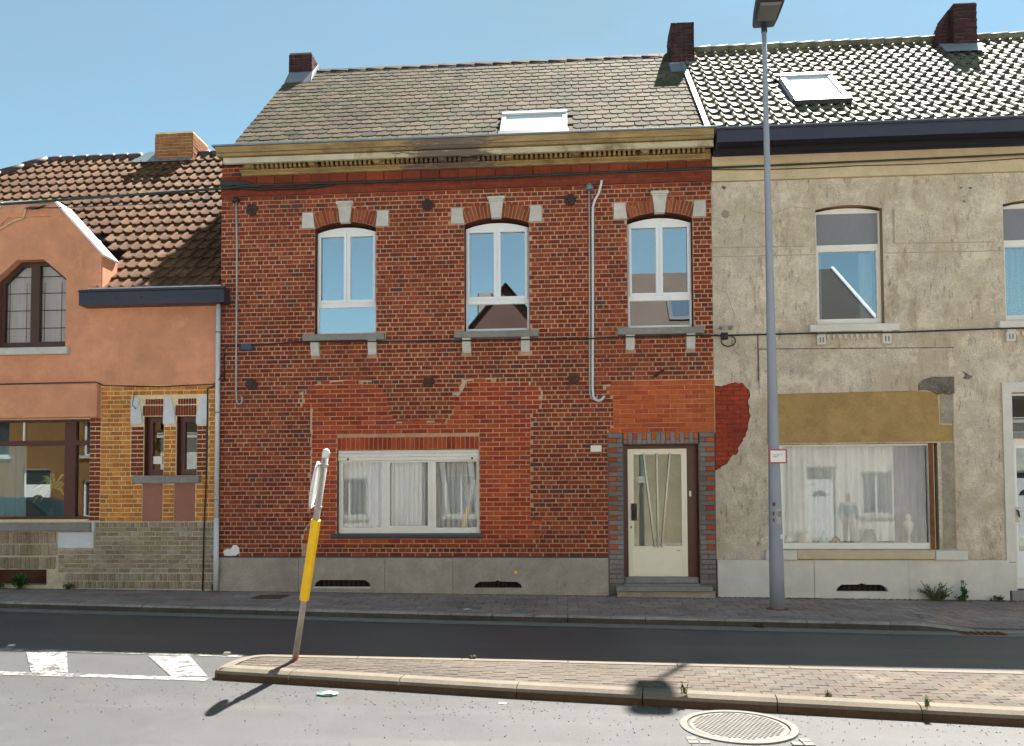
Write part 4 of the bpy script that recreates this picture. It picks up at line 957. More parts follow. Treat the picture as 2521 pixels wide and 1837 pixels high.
# ================================================================== the salmon-orange house on the left
LX0, LX1 = -13.2, -5.625
org = thing('rendered_house', 'low salmon orange rendered house with yellow brick ground floor and gabled dormer', 'house', (-9.4, 0, .06))
gab = [(-10.17, 4.95), (-10.165, 5.545), (-9.34, 6.435), (-8.44, 6.435), (-7.615, 5.545), (-7.61, 4.95)]
wnd = [(-9.48, 4.02), (-8.235, 4.02), (-8.235, 5.17), (-8.63, 5.50), (-9.10, 5.50), (-9.48, 5.17)]
SMW = [(-6.872, -6.538), (-6.325, -5.98)]
mb = MB()
mb.plate([(LX0, 3.385), (LX1, 3.372), (LX1, 4.95)] + gab[::-1] + [(LX0, 4.95)], [wnd], -.012, .25)
ow = mb.build('upper_wall', K['orange_render'], org)
mb = MB()                                                      # raised render frame following the gable
mb.plate([(-7.62, 4.95), (-7.622, 5.54), (-8.442, 6.43), (-9.338, 6.43), (-10.16, 5.54), (-10.16, 4.95), (-9.73, 4.95), (-9.73, 5.74), (-9.26, 6.215), (-8.515, 6.215), (-8.05, 5.74), (-8.05, 4.95)][::-1], [], -.03, -.013)
mb.build('gable_band', K['orange_render'], ow)
for sx in (-7.70, -10.15):
    MB().box(sx, sx + .08, .0, 1.0, 4.9, 5.36).build('dormer_cheek', K['orange_render'], org)
for sx in (-7.66, -10.165):
    MB().box(sx, sx + .05, -.011, .40, 4.9, 5.54).build('gable_return', K['orange_render'], org)
mb = MB()
for A, B in (((-7.585, 5.515), (-8.45, 6.45)), ((-8.45, 6.45), (-9.33, 6.45)), ((-9.33, 6.45), (-10.195, 5.515))):
    d = Vector((B[0] - A[0], B[1] - A[1])).normalized(); nn_ = (Vector((-d.y, d.x)) if d.x > 0 else Vector((d.y, -d.x))) * .035
    mb.add([(A[0], -.05, A[1]), (B[0], -.05, B[1]), (B[0], .36, B[1]), (A[0], .36, A[1]), (A[0] + nn_.x, -.05, A[1] + nn_.y), (B[0] + nn_.x, -.05, B[1] + nn_.y), (B[0] + nn_.x, .36, B[1] + nn_.y), (A[0] + nn_.x, .36, A[1] + nn_.y)],
           [(0,1,5,4),(1,2,6,5),(2,3,7,6),(3,0,4,7),(4,5,6,7),(3,2,1,0)])
mb.build('coping', K['sign_white'], org)
mb = MB(); mb.add([(-7.68, .3, 5.38), (-8.48, .3, 6.25), (-8.48, 1.3, 6.25), (-7.68, .5, 5.38), (-9.30, .3, 6.25), (-9.30, 1.3, 6.25), (-10.1, .3, 5.38), (-10.1, .5, 5.38)], [(0, 3, 2, 1), (1, 2, 5, 4), (4, 5, 7, 6)]); mb.build('dormer_roof', K['zinc'], org)
# dormer window
fr = [(-9.47, 4.03), (-8.245, 4.03), (-8.245, 5.165), (-8.635, 5.49), (-9.095, 5.49), (-9.47, 5.165)]
lp = [(-9.385, 4.14), (-8.925, 4.14), (-8.925, 5.425), (-9.085, 5.42), (-9.385, 5.13)]; rp = [(-8.775, 4.145), (-8.31, 4.145), (-8.31, 5.17), (-8.62, 5.425), (-8.775, 5.43)]
mb = MB(); mb.plate(fr, [lp, rp], .10, .17); dwn = mb.build('window', K['brown_wood'], org)
for p in (lp, rp):
    q = MB(); q.plate(p, [], .135, .137); q.build('pane', K['glass'], dwn)
    xa, xb_ = p[0][0], p[1][0]
    q = MB()
    for zz in (4.38, 4.68, 4.97, 5.25):
        q.box(xa + .0, xb_, .128, .133, zz - .006, zz + .006)
    for fx in (.16, .80): q.box(xa + (xb_ - xa) * fx - .004, xa + (xb_ - xa) * fx + .004, .128, .1325, 4.15, 5.15)
    q.build('lead_strip', K['iron'], dwn)
q = MB(); q.box(-9.47, -8.24, .19, .2, 4.03, 5.49); q.build('blind', K['blind'], dwn)
q = MB(); q.cbox(-9.62, -8.145, -.10, .1, 3.90, 4.018, .008); q.build('sill', K['stone'], dwn)
# lintel box over the shop window
mb = MB(); mb.cbox(LX0, -7.617, -.11, -.0125, 2.85, 3.40, .01); mb.build('lintel_panel', K['orange_render'], org)
# ground floor wall with openings
BW = (-11.6, -7.79, 1.19, 2.835)
mb = MB(); mb.plate([(LX0, 1.12), (LX1, 1.12), (LX1, 3.385), (LX0, 3.385)], [rect(*BW)] + [rect(a_, b_, 1.895, 2.862) for a_, b_ in SMW], 0.0, .26)
lw_ = mb.build('ground_floor_wall', K['mortar_y'], org)
exY = [(BW[0] - 3, BW[1] + .19, 0, 4)] + [(a_ - .005, b_ + .005, 1.89, 3.15) for a_, b_ in SMW] + [(-7.095, -6.872, 1.895, 3.17), (-6.545, -6.33, 2.725, 3.18), (-5.985, -5.795, 1.895, 3.19), (-7.015, -5.9, 1.76, 1.89), (-6.89, -6.54, 1.14, 1.76), (-6.355, -6.0, 1.14, 1.76)]
yb = lay(-7.60, LX1 - .01, 1.16, 3.37, .0735, lambda r: (0.055 if r % 2 else 0.0, [.21] if r % 2 else [.107]), exY, None, .014)
put_bricks(yb, K['brick_yellow'], lw_, 0.0, .010, .02, 300, 'brick', 'yellow_brickwork')
for (xa, xb_, za, zb_) in ((-7.785, -7.607, 1.17, 2.83), (-7.083, -6.878, 1.90, 2.725), (-5.975, -5.80, 1.90, 2.715)):
    qn = lay(xa, xb_, za, zb_, .0735, lambda r: (0.0, [(xb_ - xa) + .01] if r % 2 else [(xb_ - xa) / 2 + .006]), [], None, .014)
    put_bricks(qn, K['brick_dark_red'], lw_, 0.0, .012, .02, 300, 'quoin_brick', 'quoin_brickwork')
    mb = MB(); mb.box(xb_ + .002 if xa < -7.5 else (xa - .014 if xa < -6.5 else xb_ + .004), xb_ + .014 if xa < -7.5 else (xa - .002 if xa < -6.5 else xb_ + .016), -.006, .01, za, zb_ + (.4 if xa > -7.5 else 0)); mb.build('pointing_band', K['mortar_y'], lw_)
# white wedges, red lintels, narrow windows
for P in ([(-7.09, 2.733), (-6.892, 2.733), (-6.905, 2.85), (-6.945, 3.10), (-6.955, 3.165), (-7.075, 3.165), (-7.09, 3.13)], [(-6.54, 2.73), (-6.34, 2.73), (-6.36, 2.95), (-6.41, 3.14), (-6.425, 3.175), (-6.50, 3.175), (-6.515, 3.12), (-6.54, 2.90)], [(-5.985, 2.722), (-5.797, 2.72), (-5.80, 3.185), (-5.915, 3.185), (-5.93, 3.10), (-5.985, 2.87)]):
    mb = MB(); mb.plate(P, [], -.03, .01); mb.build('wedge_stone', K['wedge'], org)
for (xa, xb_) in ((-6.895, -6.548), (-6.345, -5.99)):
    n = 8; w_ = (xb_ - xa) / n
    for i in range(n):
        obj('lintel_brick', brick_meshes(K['brick_dark_red'])[i % 5], lw_, (xa + w_ * i + .005, -.013, 2.872), None, (w_ - .011, .02, .165))
        if 0 < i: obj('lintel_brick', brick_meshes(K['brick_dark_red'])[(i + 2) % 5], lw_, (xa + w_ * (i + .1), -.013, 3.055), None, (w_ - .013, .02, .09))
for k, (a_, b_) in enumerate(SMW):
    q = MB(); g0 = (a_ + .10, b_ - .045, 2.0, 2.77); q.plate(rect(a_, b_, 1.895, 2.862), [rect(*g0)], .09, .16); sw = q.build('window', K['dark_red_wood'], org)
    q = MB(); q.box(g0[0], g0[1], .12, .125, g0[2], g0[3]); q.build('pane', K['glass_shop'], sw)
    q = MB(); q.box(a_, a_ + .012, .012, .09, 1.895, 2.862); q.build('jamb_lining', K['dark_red_wood'], sw)
q = MB(); q.box(-6.775, -6.62, .108, .118, 2.09, 2.215); n_ = tag(q.build('notice', K['sign_white']), 'blank white notice taped inside the left narrow window', 'notice')
q = MB(); q.cbox(-7.01, -5.90, -.10, .1, 1.768, 1.888, .008); q.build('sill', K['bluestone'], org)
for (a_, b_) in ((-6.884, -6.546), (-6.35, -6.002)):
    q = MB(); q.plate(rect(a_, b_, 1.153, 1.764), [], -.004, .01); q.build('render_panel', K['panel_pink'], org)
# big window
q = MB(); hs = []
cols_ = [(-11.5, -9.93), (-9.80, -8.277), (-8.085, -7.832)]
for c0, c1 in cols_: hs += [rect(c0, c1, 1.235, 2.41), rect(c0, c1, 2.49, 2.80)]
q.plate(rect(*BW), hs, .08, .17); bw = q.build('shop_window', K['dark_red_wood'], org)
for h_ in hs:
    p = MB(); p.box(h_[0][0] - .01, h_[1][0] + .01, .12, .125, h_[0][1] - .01, h_[2][1] + .01); p.build('pane', K['glass_shop'], bw)
q = MB(); q.box(-9.02, -8.99, .10, .119, 2.49, 2.80); q.build('glazing_bar', K['upvc_w'], bw)
curtain('curtain', -9.75, -9.02, 1.22, 2.42, .20, K['curtain_blue'], bw, .02, 6, 5)
q = MB(); q.cbox(LX0, -7.70, -.12, .1, 1.0, 1.135, .01); q.build('sill', K['bluestone'], bw)
q = MB(); q.cbox(-8.28, -7.675, -.06, .0, .72, .985, .008); q.cbox(-7.698, -7.655, -.08, .0, .986, 1.15, .006); q.build('sill_block', K['wedge'], org)
# plant in the shop window
pt = thing('potted_plant', 'spiky yellow green houseplant inside the big left window', 'plant', (-8.6, .27, 1.2))
q = MB(); q.tube([(-8.6, .27, 1.19), (-8.6, .27, 1.36)], [.07, .09], 12); q.build('pot', K['dark_red_wood'], pt)
q = MB(); q.tube([(-8.6, .27, 1.34), (-8.59, .27, 1.70)], .018, 6); q.build('stem', K['brown_wood'], pt)
q = MB()
for k in range(26):
    a_ = R(0, 6.28); el = R(-.5, 1.2); l = R(.25, .48); u = Vector((math.cos(a_) * math.cos(el), .27 * math.sin(a_) * math.cos(el), math.sin(el))); s_ = Vector((-u.z, 0, u.x)).normalized() * .02
    b0 = Vector((-8.59, .27, 1.72)); m_ = b0 + u * l * .5 + Vector((0, 0, .03)); e_ = b0 + u * l - Vector((0, 0, .06 + .1 * l))
    q.add([tuple(b0 - s_ * .5), tuple(b0 + s_ * .5), tuple(m_ + s_), tuple(e_), tuple(m_ - s_)], [(0, 1, 2, 4), (4, 2, 3)])
q.build('leaf', K['leaf_yellow'], pt)
# grey plinth of brick
CE = (-9.55, -8.48, .12, .372)
mb = MB(); mb.plate([(LX0, -.1), (LX1, -.1), (LX1, 1.15), (LX0, 1.15)], [rect(*CE)], -.022, .22); gp = mb.build('plinth', K['mortar_p'], org)
g1 = lay(-8.28, LX1 - .01, .33, 1.05, .0735, lambda r: (0.1 if r % 2 else 0, [.205]), [(-8.29, -7.66, .70, 1.2)], None, .013)
g1 += lay(-7.66, LX1 - .01, 1.06, 1.15, .088, lambda r: (0.0, [.075]), [], None, .013)
g1 += lay(-8.20, LX1 - .01, .07, .32, .125, lambda r: (0.03 if r else 0, [.072]), [], lambda x, z: (math.sin(x * 3.1) + math.sin(x * 7.7 + 1) + R(-1, 1) > -2.2), .013)
g1 += lay(-11.5, -8.30, .60, .99, .195, lambda r: (0.03 if r else 0, [.073]), [], None, .012)
g1 += lay(-11.5, -8.30, .385, .585, .2, lambda r: (0.03, [.073]), [], None, .012)
put_bricks(g1, K['brick_plinth'], gp, -.022, .009, .02, 300, 'brick', 'plinth_brickwork')
q = MB(); q.box(CE[0] - .1, CE[1] + .1, .2, .22, CE[2] - .1, CE[3] + .1); q.build('cellar_opening', K['dark_red_wood'], org)
# shell
mb = MB(); mb.box(LX0, LX1, 6.5, 6.7, -.3, 4.9); mb.add([(LX0, .2, -.3), (LX0, 6.5, -.3), (LX0, 6.5, 4.9), (LX0, .2, 4.9)], [(0, 3, 2, 1)]); mb.box(LX0, LX1, .28, 6.5, 3.4, 3.5); mb.box(LX0, LX1, 1.6, 1.7, -.3, 3.4); mb.add([(LX1, .26, -.3), (LX1, 6.5, -.3), (LX1, 6.5, 4.9), (LX1, .26, 4.9)], [(0, 1, 2, 3)])
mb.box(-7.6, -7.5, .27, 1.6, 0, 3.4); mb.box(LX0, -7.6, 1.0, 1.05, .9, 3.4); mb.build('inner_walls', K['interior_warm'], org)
# roof
S2 = Slope(-.02, 4.93, math.atan(1.022)); T2 = 4.02 / S2.c
TD = 1.86
mb = MB(); mb.add([S2.p(LX0 - 2, 0, -.03), S2.p(LX1 + .02, 0, -.03), S2.p(LX1 + .02, T2, -.03), S2.p(-11.42, T2, -.03), (LX1 + .02, 8.0, 4.9), (LX0 - 2, 8.0, 4.9), S2.p(-7.64, 0, -.03), S2.p(-7.64, TD, -.03), S2.p(-10.14, TD, -.03), S2.p(-10.14, 0, -.03)], [(6, 1, 2, 7), (8, 7, 2, 3), (0, 9, 8, 3), (3, 2, 4, 5), (0, 3, 5)]); r2 = mb.build('roof', K['hole'], org)
def tile_l(seed):
    """flat interlocking tile with a raised roll on its left edge"""
    rn = random.Random(seed); w = .205; l = .40
    prof = [(-.012, .0), (-.006, .030), (.012, .044), (.034, .044), (.052, .030), (.062, .010), (.11, .004), (.165, .008), (w - .006, .016)]
    vs = []; 
    for (yy, dz, th) in ((0.0, .030, 0), (.012, .036, 0), (l, .0, 0)):
        for (px_, pzz) in prof: vs.append((px_, yy + rn.uniform(-.001, .001), pzz + dz))
    n = len(prof)
    for (px_, pzz) in prof: vs.append((px_, .004, pzz + .008))
    fs = [(k * n + i, k * n + i + 1, (k + 1) * n + i + 1, (k + 1) * n + i) for k in range(2) for i in range(n - 1)]
    fs += [(3 * n + i, 3 * n + i + 1, i + 1, i) for i in range(n - 1)]
    fs += [(0, n, 3 * n)]
    return vs, fs
pl = []; t = .05; r = 0; EX = T2 / 17.3
while t < T2 - .12:
    x = -13.6
    while x < LX1 - .03:
        p = S2.p(x, t, 0)
        hipx = -11.42 - (T2 - t) * .95
        gx = min(-8.44 + (6.43 - p[2]) * .927, -7.62)
        ok = x > hipx and not (p[2] < 6.30 and -10.3 < x + .1 < gx - .06)
        if ok: pl.append((x + R(-.003, .003), t + R(-.004, .004), .0, min(1.0, (LX1 - x) / .2), -.035 + R(-.010, .010), R(-.014, .014)))
        x += .203
    t += EX; r += 1
pl.sort(key=lambda p: (p[0] < -10.5, p[1]))
put_tiles(pl, [tile_l(k) for k in range(5)], K['tile_left'], r2, S2, 'roof_tile', 'outer_roof_tiles', 300, False)
x = -11.42
while x < -5.9:
    q = MB(); zt = S2.p(0, T2, 0)[2]
    if not (-9.15 < x + .15 < -8.0): q.tube([(x, 4.0, zt + .0), (x + .3, 4.0, zt + .012)], [.085, .10], 10); q.build('ridge_tile', K['ridge_brown'], r2, True)
    x += .31
for k in range(12):
    a_ = Vector(S2.p(-11.42 - .95 * k * .35, T2 - k * .35, .03)); b_ = Vector(S2.p(-11.42 - .95 * (k + 1.05) * .35, T2 - (k + 1.05) * .35, .03))
    q = MB(); q.tube([a_, b_], [.085, .10], 10); q.build('ridge_tile', K['ridge_brown'], r2, True)
ch = chimney(org, -8.82, -7.97, 3.72, 4.45, 8.7, 9.47, K['brick_chimney_o'], K['mortar_y'])
q = MB(); q.add([S2.p(-9.35, T2 - .42, .07), S2.p(-7.95, T2 - .42, .07), S2.p(-8.05, T2 + .05, .10), S2.p(-9.1, T2 + .05, .10)], [(0, 1, 2, 3)]); q.build('flashing', K['zinc'], ch)
# gutter casing and downpipe
q = MB(); q.extrude_x([(-.24, 4.655), (-.24, 4.86), (-.26, 4.875), (-.26, 4.90), (-.02, 4.915), (-.02, 4.655)], -7.86, -5.44); gt = q.build('gutter', K['gutter_left'], org)
q = MB(); q.extrude_x([(-.24, 4.655), (-.24, 4.86), (-.26, 4.875), (-.26, 4.90), (-.02, 4.915), (-.02, 4.655)], LX0, -9.92); q.build('gutter', K['gutter_left'], org)
q = MB(); q.box(-7.72, -5.50, -.23, -.03, 4.916, 4.935); q.build('gutter_lining', K['zinc_pale'], gt)
for k in range(6):
    q = MB(); q.disc((-7.65 + .42 * k, -.242, 4.76), (0, 1, 0), .012, .01, 8); q.build('screw', K['black'], gt)
q = MB(); q.tube([(-5.60, -.09, 4.66), (-5.60, -.09, 1.18)], .036, 12); q.tube([(-5.60, -.09, 1.2), (-5.60, -.09, .05)], .042, 12); dp = q.build('downpipe', K['pipe_white'], org, True)
for zz in (4.2, 2.9, 1.5): 
    q = MB(); q.tube([(-5.60, -.09, zz - .015), (-5.60, -.09, zz + .015)], .044, 12); q.build('pipe_clip', K['zinc'], dp)

# ================================================================== the beige house on the right
RX0, RX1 = 2.29, 9.8
bei = thing('plastered_house', 'beige plastered house with stained walls, shop window and dark tiled roof', 'house', (5.4, 0, -.02))
RW = [(3.868, 4.872), (6.652, 7.66)]; SW = (3.085, 5.603, .692, 2.305); DRR = (6.69, 7.75, .10, 3.05)
PATCH = [(2.288, 1.905), (2.36, 1.94), (2.49, 2.05), (2.545, 2.13), (2.63, 2.18), (2.68, 2.32), (2.765, 2.45), (2.79, 2.575), (2.84, 2.75), (2.80, 2.95), (2.83, 3.12), (2.72, 3.27), (2.54, 3.258), (2.40, 3.215), (2.288, 3.213)]
_p = [PATCH[0]]
_rn = random.Random(5)
for (xa_, za_), (xb2, zb2) in zip(PATCH[:-1], PATCH[1:]):
    if abs(xa_ - 2.288) < .001 and abs(xb2 - 2.288) < .001: continue
    for k in range(1, 5):
        t_ = k / 4; _p.append((xa_ + (xb2 - xa_) * t_ + (_rn.uniform(-.016, .016) if k < 4 else 0), za_ + (zb2 - za_) * t_ + (_rn.uniform(-.014, .014) if k < 4 else 0)))
PATCH = _p
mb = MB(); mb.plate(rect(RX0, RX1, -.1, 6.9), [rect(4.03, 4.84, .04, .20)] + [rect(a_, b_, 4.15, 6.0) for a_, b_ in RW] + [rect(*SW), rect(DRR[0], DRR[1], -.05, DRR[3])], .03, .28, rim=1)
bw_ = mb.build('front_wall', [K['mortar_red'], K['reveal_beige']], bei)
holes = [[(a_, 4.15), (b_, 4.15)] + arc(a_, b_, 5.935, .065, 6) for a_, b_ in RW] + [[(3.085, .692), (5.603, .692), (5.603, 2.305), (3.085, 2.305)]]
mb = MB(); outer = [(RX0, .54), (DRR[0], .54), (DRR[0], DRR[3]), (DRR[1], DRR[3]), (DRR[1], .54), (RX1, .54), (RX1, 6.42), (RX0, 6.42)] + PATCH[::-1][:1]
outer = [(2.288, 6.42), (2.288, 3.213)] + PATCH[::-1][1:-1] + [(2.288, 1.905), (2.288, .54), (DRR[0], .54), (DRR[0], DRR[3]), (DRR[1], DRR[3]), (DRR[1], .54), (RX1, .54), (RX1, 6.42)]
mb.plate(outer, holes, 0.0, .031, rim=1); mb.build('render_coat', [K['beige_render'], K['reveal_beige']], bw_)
pb = lay(RX0 + .004, 2.9, 1.85, 3.32, .072, lambda r: (.1 if r % 2 else 0, [.2]), [], None, .009, .008)
put_bricks(pb, K['brick_patch'], bw_, .03, .012, .02, 300, 'bare_brick', 'bare_brickwork')
# reveals of the openings
# scored lines in the render (raised narrow fillets and grooves are real)
def groove(pts, w=.012, mat='groove', dep=.003):
    for A, B in zip(pts[:-1], pts[1:]):
        d = Vector((B[0] - A[0], B[1] - A[1])); L_ = d.length; d.normalize(); n_ = Vector((-d.y, d.x)) * w / 2
        q = MB(); q.plate([(A[0] - n_.x, A[1] - n_.y), (B[0] - n_.x, B[1] - n_.y), (B[0] + n_.x, B[1] + n_.y), (A[0] + n_.x, A[1] + n_.y)], [], -dep, .001); q.build('render_joint', K[mat], bw_)
groove([(2.30, 5.388), (3.70, 5.372)], .012, 'joint_lite'); groove([(2.30, 5.244), (3.86, 5.238)], .012, 'joint_lite'); groove([(4.885, 5.232), (6.64, 5.222)], .012, 'joint_lite'); groove([(5.04, 5.90), (5.034, 5.379)], .03, 'joint_lite'); groove([(5.034, 5.379), (6.52, 5.36)], .012, 'joint_lite')
# raised panel over the shop window with a crumbled corner
RB = [(5.34, 3.20), (5.42, 3.27), (5.54, 3.31), (5.67, 3.305), (5.862, 3.31), (5.862, 3.06), (5.80, 3.035), (5.70, 3.055), (5.62, 3.035), (5.55, 3.09), (5.45, 3.12), (5.35, 3.11)]
mb = MB(); mb.plate([(2.975, 3.08), (5.33, 3.10), (5.34, 3.20), (5.42, 3.27), (5.54, 3.31), (5.67, 3.305), (5.858, 3.31), (5.858, 3.745), (2.975, 3.775)], [], -.022, .002); pn = mb.build('raised_panel', K['beige_render'], bw_)
mb = MB(); mb.plate([(2.96, 3.772), (5.87, 3.742), (5.87, 3.756), (2.96, 3.788)], [], -.024, .002); mb.plate([(2.955, 3.30), (2.972, 3.30), (2.972, 4.0), (2.955, 4.0)], [], -.012, .001); mb.build('panel_edge', K['rubble'], bw_)
mb = MB(); vs = []; 
mb.plate(RB[::-1] if False else RB[::-1], [], -.03, .002); mb.build('crumbled_patch', K['rubble'], bw_)
mb = MB(); mb.plate([(3.078, 2.325), (5.822, 2.325), (5.822, 2.565), (5.64, 2.59), (5.62, 3.07), (5.33, 3.098), (3.10, 3.078)], [], -.008, .002); mb.build('signboard_panel', K['ochre_render'], bw_)
for (p, q_) in (((5.66, .71), (5.835, 2.31)), ((5.66, 2.60), (5.84, 3.03))):
    mb = MB(); mb.plate(rect(p[0], q_[0], p[1], q_[1]), [], -.006, .001); mb.build('render_patch', K['beige_grey'], bw_)
groove([(5.842, 3.05), (5.838, .70)], .02, 'joint_lite', .010)
for P in ([(5.98, 3.41), (6.10, 3.33), (6.15, 3.31), (6.08, 3.26), (6.0, 3.28), (6.04, 3.33)], [(2.44, 6.33), (2.50, 6.30), (2.52, 6.34), (2.46, 6.37)], [(6.15, 6.21), (6.19, 6.18), (6.21, 6.22)], [(6.02, 6.22), (6.05, 6.19), (6.07, 6.23)], [(6.06, 6.0), (6.11, 5.97), (6.10, 6.03)]):
    mb = MB(); mb.plate(P[::-1], [], -.004, .001); mb.build('render_chip', K['rubble'], bw_)
q = MB(); q.plate([(2.502 + .065 * math.cos(k * .5236) * R(.85, 1.1), 5.911 + .065 * math.sin(k * .5236) * R(.85, 1.1)) for k in range(12)], [], -.012, .001); q.build('render_patch', K['beige_grey'], bw_)
# hairline cracks
for pts in ([(2.9, 5.55), (3.05, 5.4), (3.2, 5.36), (3.28, 5.2)], [(2.32, 4.75), (2.5, 4.68), (2.56, 4.5), (2.62, 4.3)], [(2.55, 3.95), (2.62, 3.75), (2.68, 3.7)], [(2.9, 5.95), (3.2, 5.88), (3.5, 6.0), (3.8, 5.96)]):
    groove(pts, .004, 'crack', .0015)
# cornice bands, fascia, soffit
mb = MB(); mb.box(RX0 + .003, RX1, -.045, .03, 6.425, 6.62); mb.box(RX0 + .003, RX1, -.025, .03, 6.62, 6.65); mb.extrude_x([(-.06, 6.65), (-.075, 6.66), (-.075, 6.80), (.03, 6.80), (.03, 6.65)], RX0 + .003, RX1); mb.build('cornice_band', K['beige_band'], bei)
mb = MB(); mb.extrude_x([(-.40, 6.875), (-.40, 7.055), (-.42, 7.06), (-.42, 7.085), (-.38, 7.09), (-.2, 7.085), (.1, 7.02), (.1, 6.79), (-.09, 6.79), (-.09, 6.86), (-.12, 6.875)], RX0 + .02, RX1); mb.build('fascia', K['fascia'], bei)
mb = MB(); mb.extrude_x([(-.43, 7.086), (-.43, 7.10), (.05, 7.10), (.05, 7.091)], RX0 + .02, RX1); mb.build('gutter', K['zinc'], bei)
# upper windows
for k, (a_, b_) in enumerate(RW):
    q = MB(); zt = 5.40; f_o = [(a_ + .02, 4.16), (b_ - .004, 4.16)] + arc(a_ + .02, b_ - .004, 5.925, .06, 6)
    q.plate(f_o, [rect(a_ + .065, b_ - .065, 4.25, 5.31), rect(a_ + .04, b_ - .03, 5.41, 5.90)], .10, .17); wn_ = q.build('window', K['upvc_w'], bei)
    q = MB(); q.box(a_ + .05, b_ - .05, .13, .135, 4.23, 5.33); q.build('pane', K['glass_mid'], wn_)
    q = MB(); q.box(a_ + .03, b_ - .02, .125, .13, 5.40, 5.91); q.build('transom_pane', K['transom_blind'], wn_)
    q = MB(); q.cbox(a_ - .135, b_ + .19, -.085, .1, 4.02, 4.132, .008); q.build('sill', K['white_plinth'], wn_)
    for dx in (a_ + .04, b_ + .01):
        q = MB(); q.extrude_x([(-.075, 4.02), (-.075, 3.975), (-.055, 3.965), (-.055, 3.83), (.0, 3.81), (.0, 4.02)], dx - .065, dx + .065); cb = q.build('corbel', K['white_plinth'], wn_)
        q = MB()
        for fx in (-.03, .015): q.box(dx + fx, dx + fx + .018, -.058, -.0551, 3.86, 3.94)
        q.build('corbel_flute', K['rubble'], cb)
    for j in range(9):
        q = MB(); xx_ = a_ + .15 + j * .088; q.plate([(xx_ - .022, 3.985), (xx_ + .022, 3.985), (xx_ + .015, 3.93), (xx_, 3.905), (xx_ - .015, 3.93)][::-1], [], -.02, .0); q.build('drip_ornament', K['white_plinth'], wn_)
    if k == 0:
        curtain('curtain', a_ + .06, a_ + .17, 4.2, 5.33, .3, K['curtain'], wn_, .012, 2, 3); curtain('curtain', b_ - .26, b_ - .06, 4.2, 5.33, .3, K['curtain'], wn_, .012, 2, 4)
    else: curtain('curtain', a_ + .03, b_ - .03, 4.2, 5.33, .26, K['curtain'], wn_, .03, 9, 6)
# shop window
q = MB(); q.plate(rect(SW[0] + .006, SW[1] - .02, SW[2] + .006, SW[3] - .004), [rect(3.33, 5.50, .79, 2.275)], .07, .15); sw = q.build('shop_window', K['upvc_w'], bei)
q = MB(); q.box(3.32, 5.51, .11, .116, .78, 2.285); q.build('pane', K['glass_shop2'], sw)
q = MB(); q.box(5.50, 5.56, .045, .069, .70, 2.30); q.build('brown_stop', K['rust'], sw)
curtain('curtain', 3.40, 5.13, .80, 2.32, .42, K['curtain'], sw, .05, 9, 21); curtain('curtain', 3.27, 3.42, .72, 2.32, .45, K['curtain_grey'], sw, .02, 2, 22); curtain('curtain', 5.12, 5.60, .72, 2.32, .48, K['curtain_grey'], sw, .03, 4, 23)
# small ornaments on the window board
q = MB(); q.box(3.1, 5.6, .15, .34, .74, .775); q.build('window_board', K['upvc_w'], sw)
def ornament(x, prof, mat, lb, cat, nm):
    q = MB(); q.tube([(x, .24, .776 + z_) for z_, r_0 in prof], [r_0 for z_, r_0 in prof], 14); return tag(q.build(nm, K[mat], None, True), lb, cat)
ornament(4.66, [(0, .11), (.02, .115), (.13, .09), (.21, .065), (.215, .01)], 'orn_grey', 'grey lampshade shaped ornament behind the shop window', 'ornament', 'lampshade')
ornament(3.70, [(0, .09), (.02, .10), (.14, .085), (.18, .05), (.185, .01)], 'orn_beige', 'pale beige rounded pot behind the shop window', 'pot', 'ornament_pot')
ornament(3.98, [(0, .075), (.03, .07), (.16, .03), (.20, .012)], 'orn_blue', 'pale blue cone ornament behind the shop window', 'ornament', 'cone_ornament')
ornament(4.16, [(0, .05), (.03, .065), (.07, .06), (.10, .02)], 'rust', 'small brown bowl behind the shop window', 'bowl', 'bowl')
ornament(5.26, [(0, .05), (.02, .02), (.12, .018), (.2, .05), (.30, .075), (.36, .03), (.40, .04), (.45, .02)], 'orn_beige', 'white figurine at the right end of the shop window', 'figurine', 'figurine')
ornament(3.44, [(0, .05), (.05, .07), (.11, .05), (.14, .02)], 'orn_beige', 'small cream vase at the left end of the shop window', 'vase', 'vase')
q = MB(); q.cbox(3.48, 5.497, -.085, .1, .55, .678, .008); q.build('sill', K['beige_band'], sw)
for a_, b_ in ((3.015, 3.475), (5.503, 5.963)):
    q = MB(); q.cbox(a_, b_, -.10, .1, .538, .682, .008); q.build('sill_block', K['white_plinth'], sw)
# plinth slabs with cellar vent
v3 = [(4.05, .066), (4.816, .066), (4.79, .125), (4.715, .168), (4.50, .170), (4.46, .178), (4.43, .195), (4.40, .178), (4.36, .170), (4.135, .168), (4.07, .12)]
pxs = [RX0 + .004, 3.735, 5.122, 6.578]
for k in range(3):
    q = MB(); q.plate([(pxs[k] + .003, gz(pxs[k]) - .14), (pxs[k + 1] - .003, gz(pxs[k + 1]) - .14), (pxs[k + 1] - .003, .536), (pxs[k] + .003, .539)], [v3] if k == 1 else [], -.045 if k != 1 else -.052, .032); q.build('plinth_slab', K['white_plinth'], bei)
q = MB(); q.plate(rect(7.884, RX1, -.25, .536), [], -.045, .032); q.build('plinth_slab', K['white_plinth'], bei)
vt = MB().box(4.0, 4.9, .12, .14, .02, .22).build('cellar_vent', K['hole'], bei)
g = MB()
for i in range(9): g.tube([(4.12 + i * .078, .04, .05), (4.12 + i * .078, .04, .19)], .009, 6)
g.build('grille', K['iron'], vt)
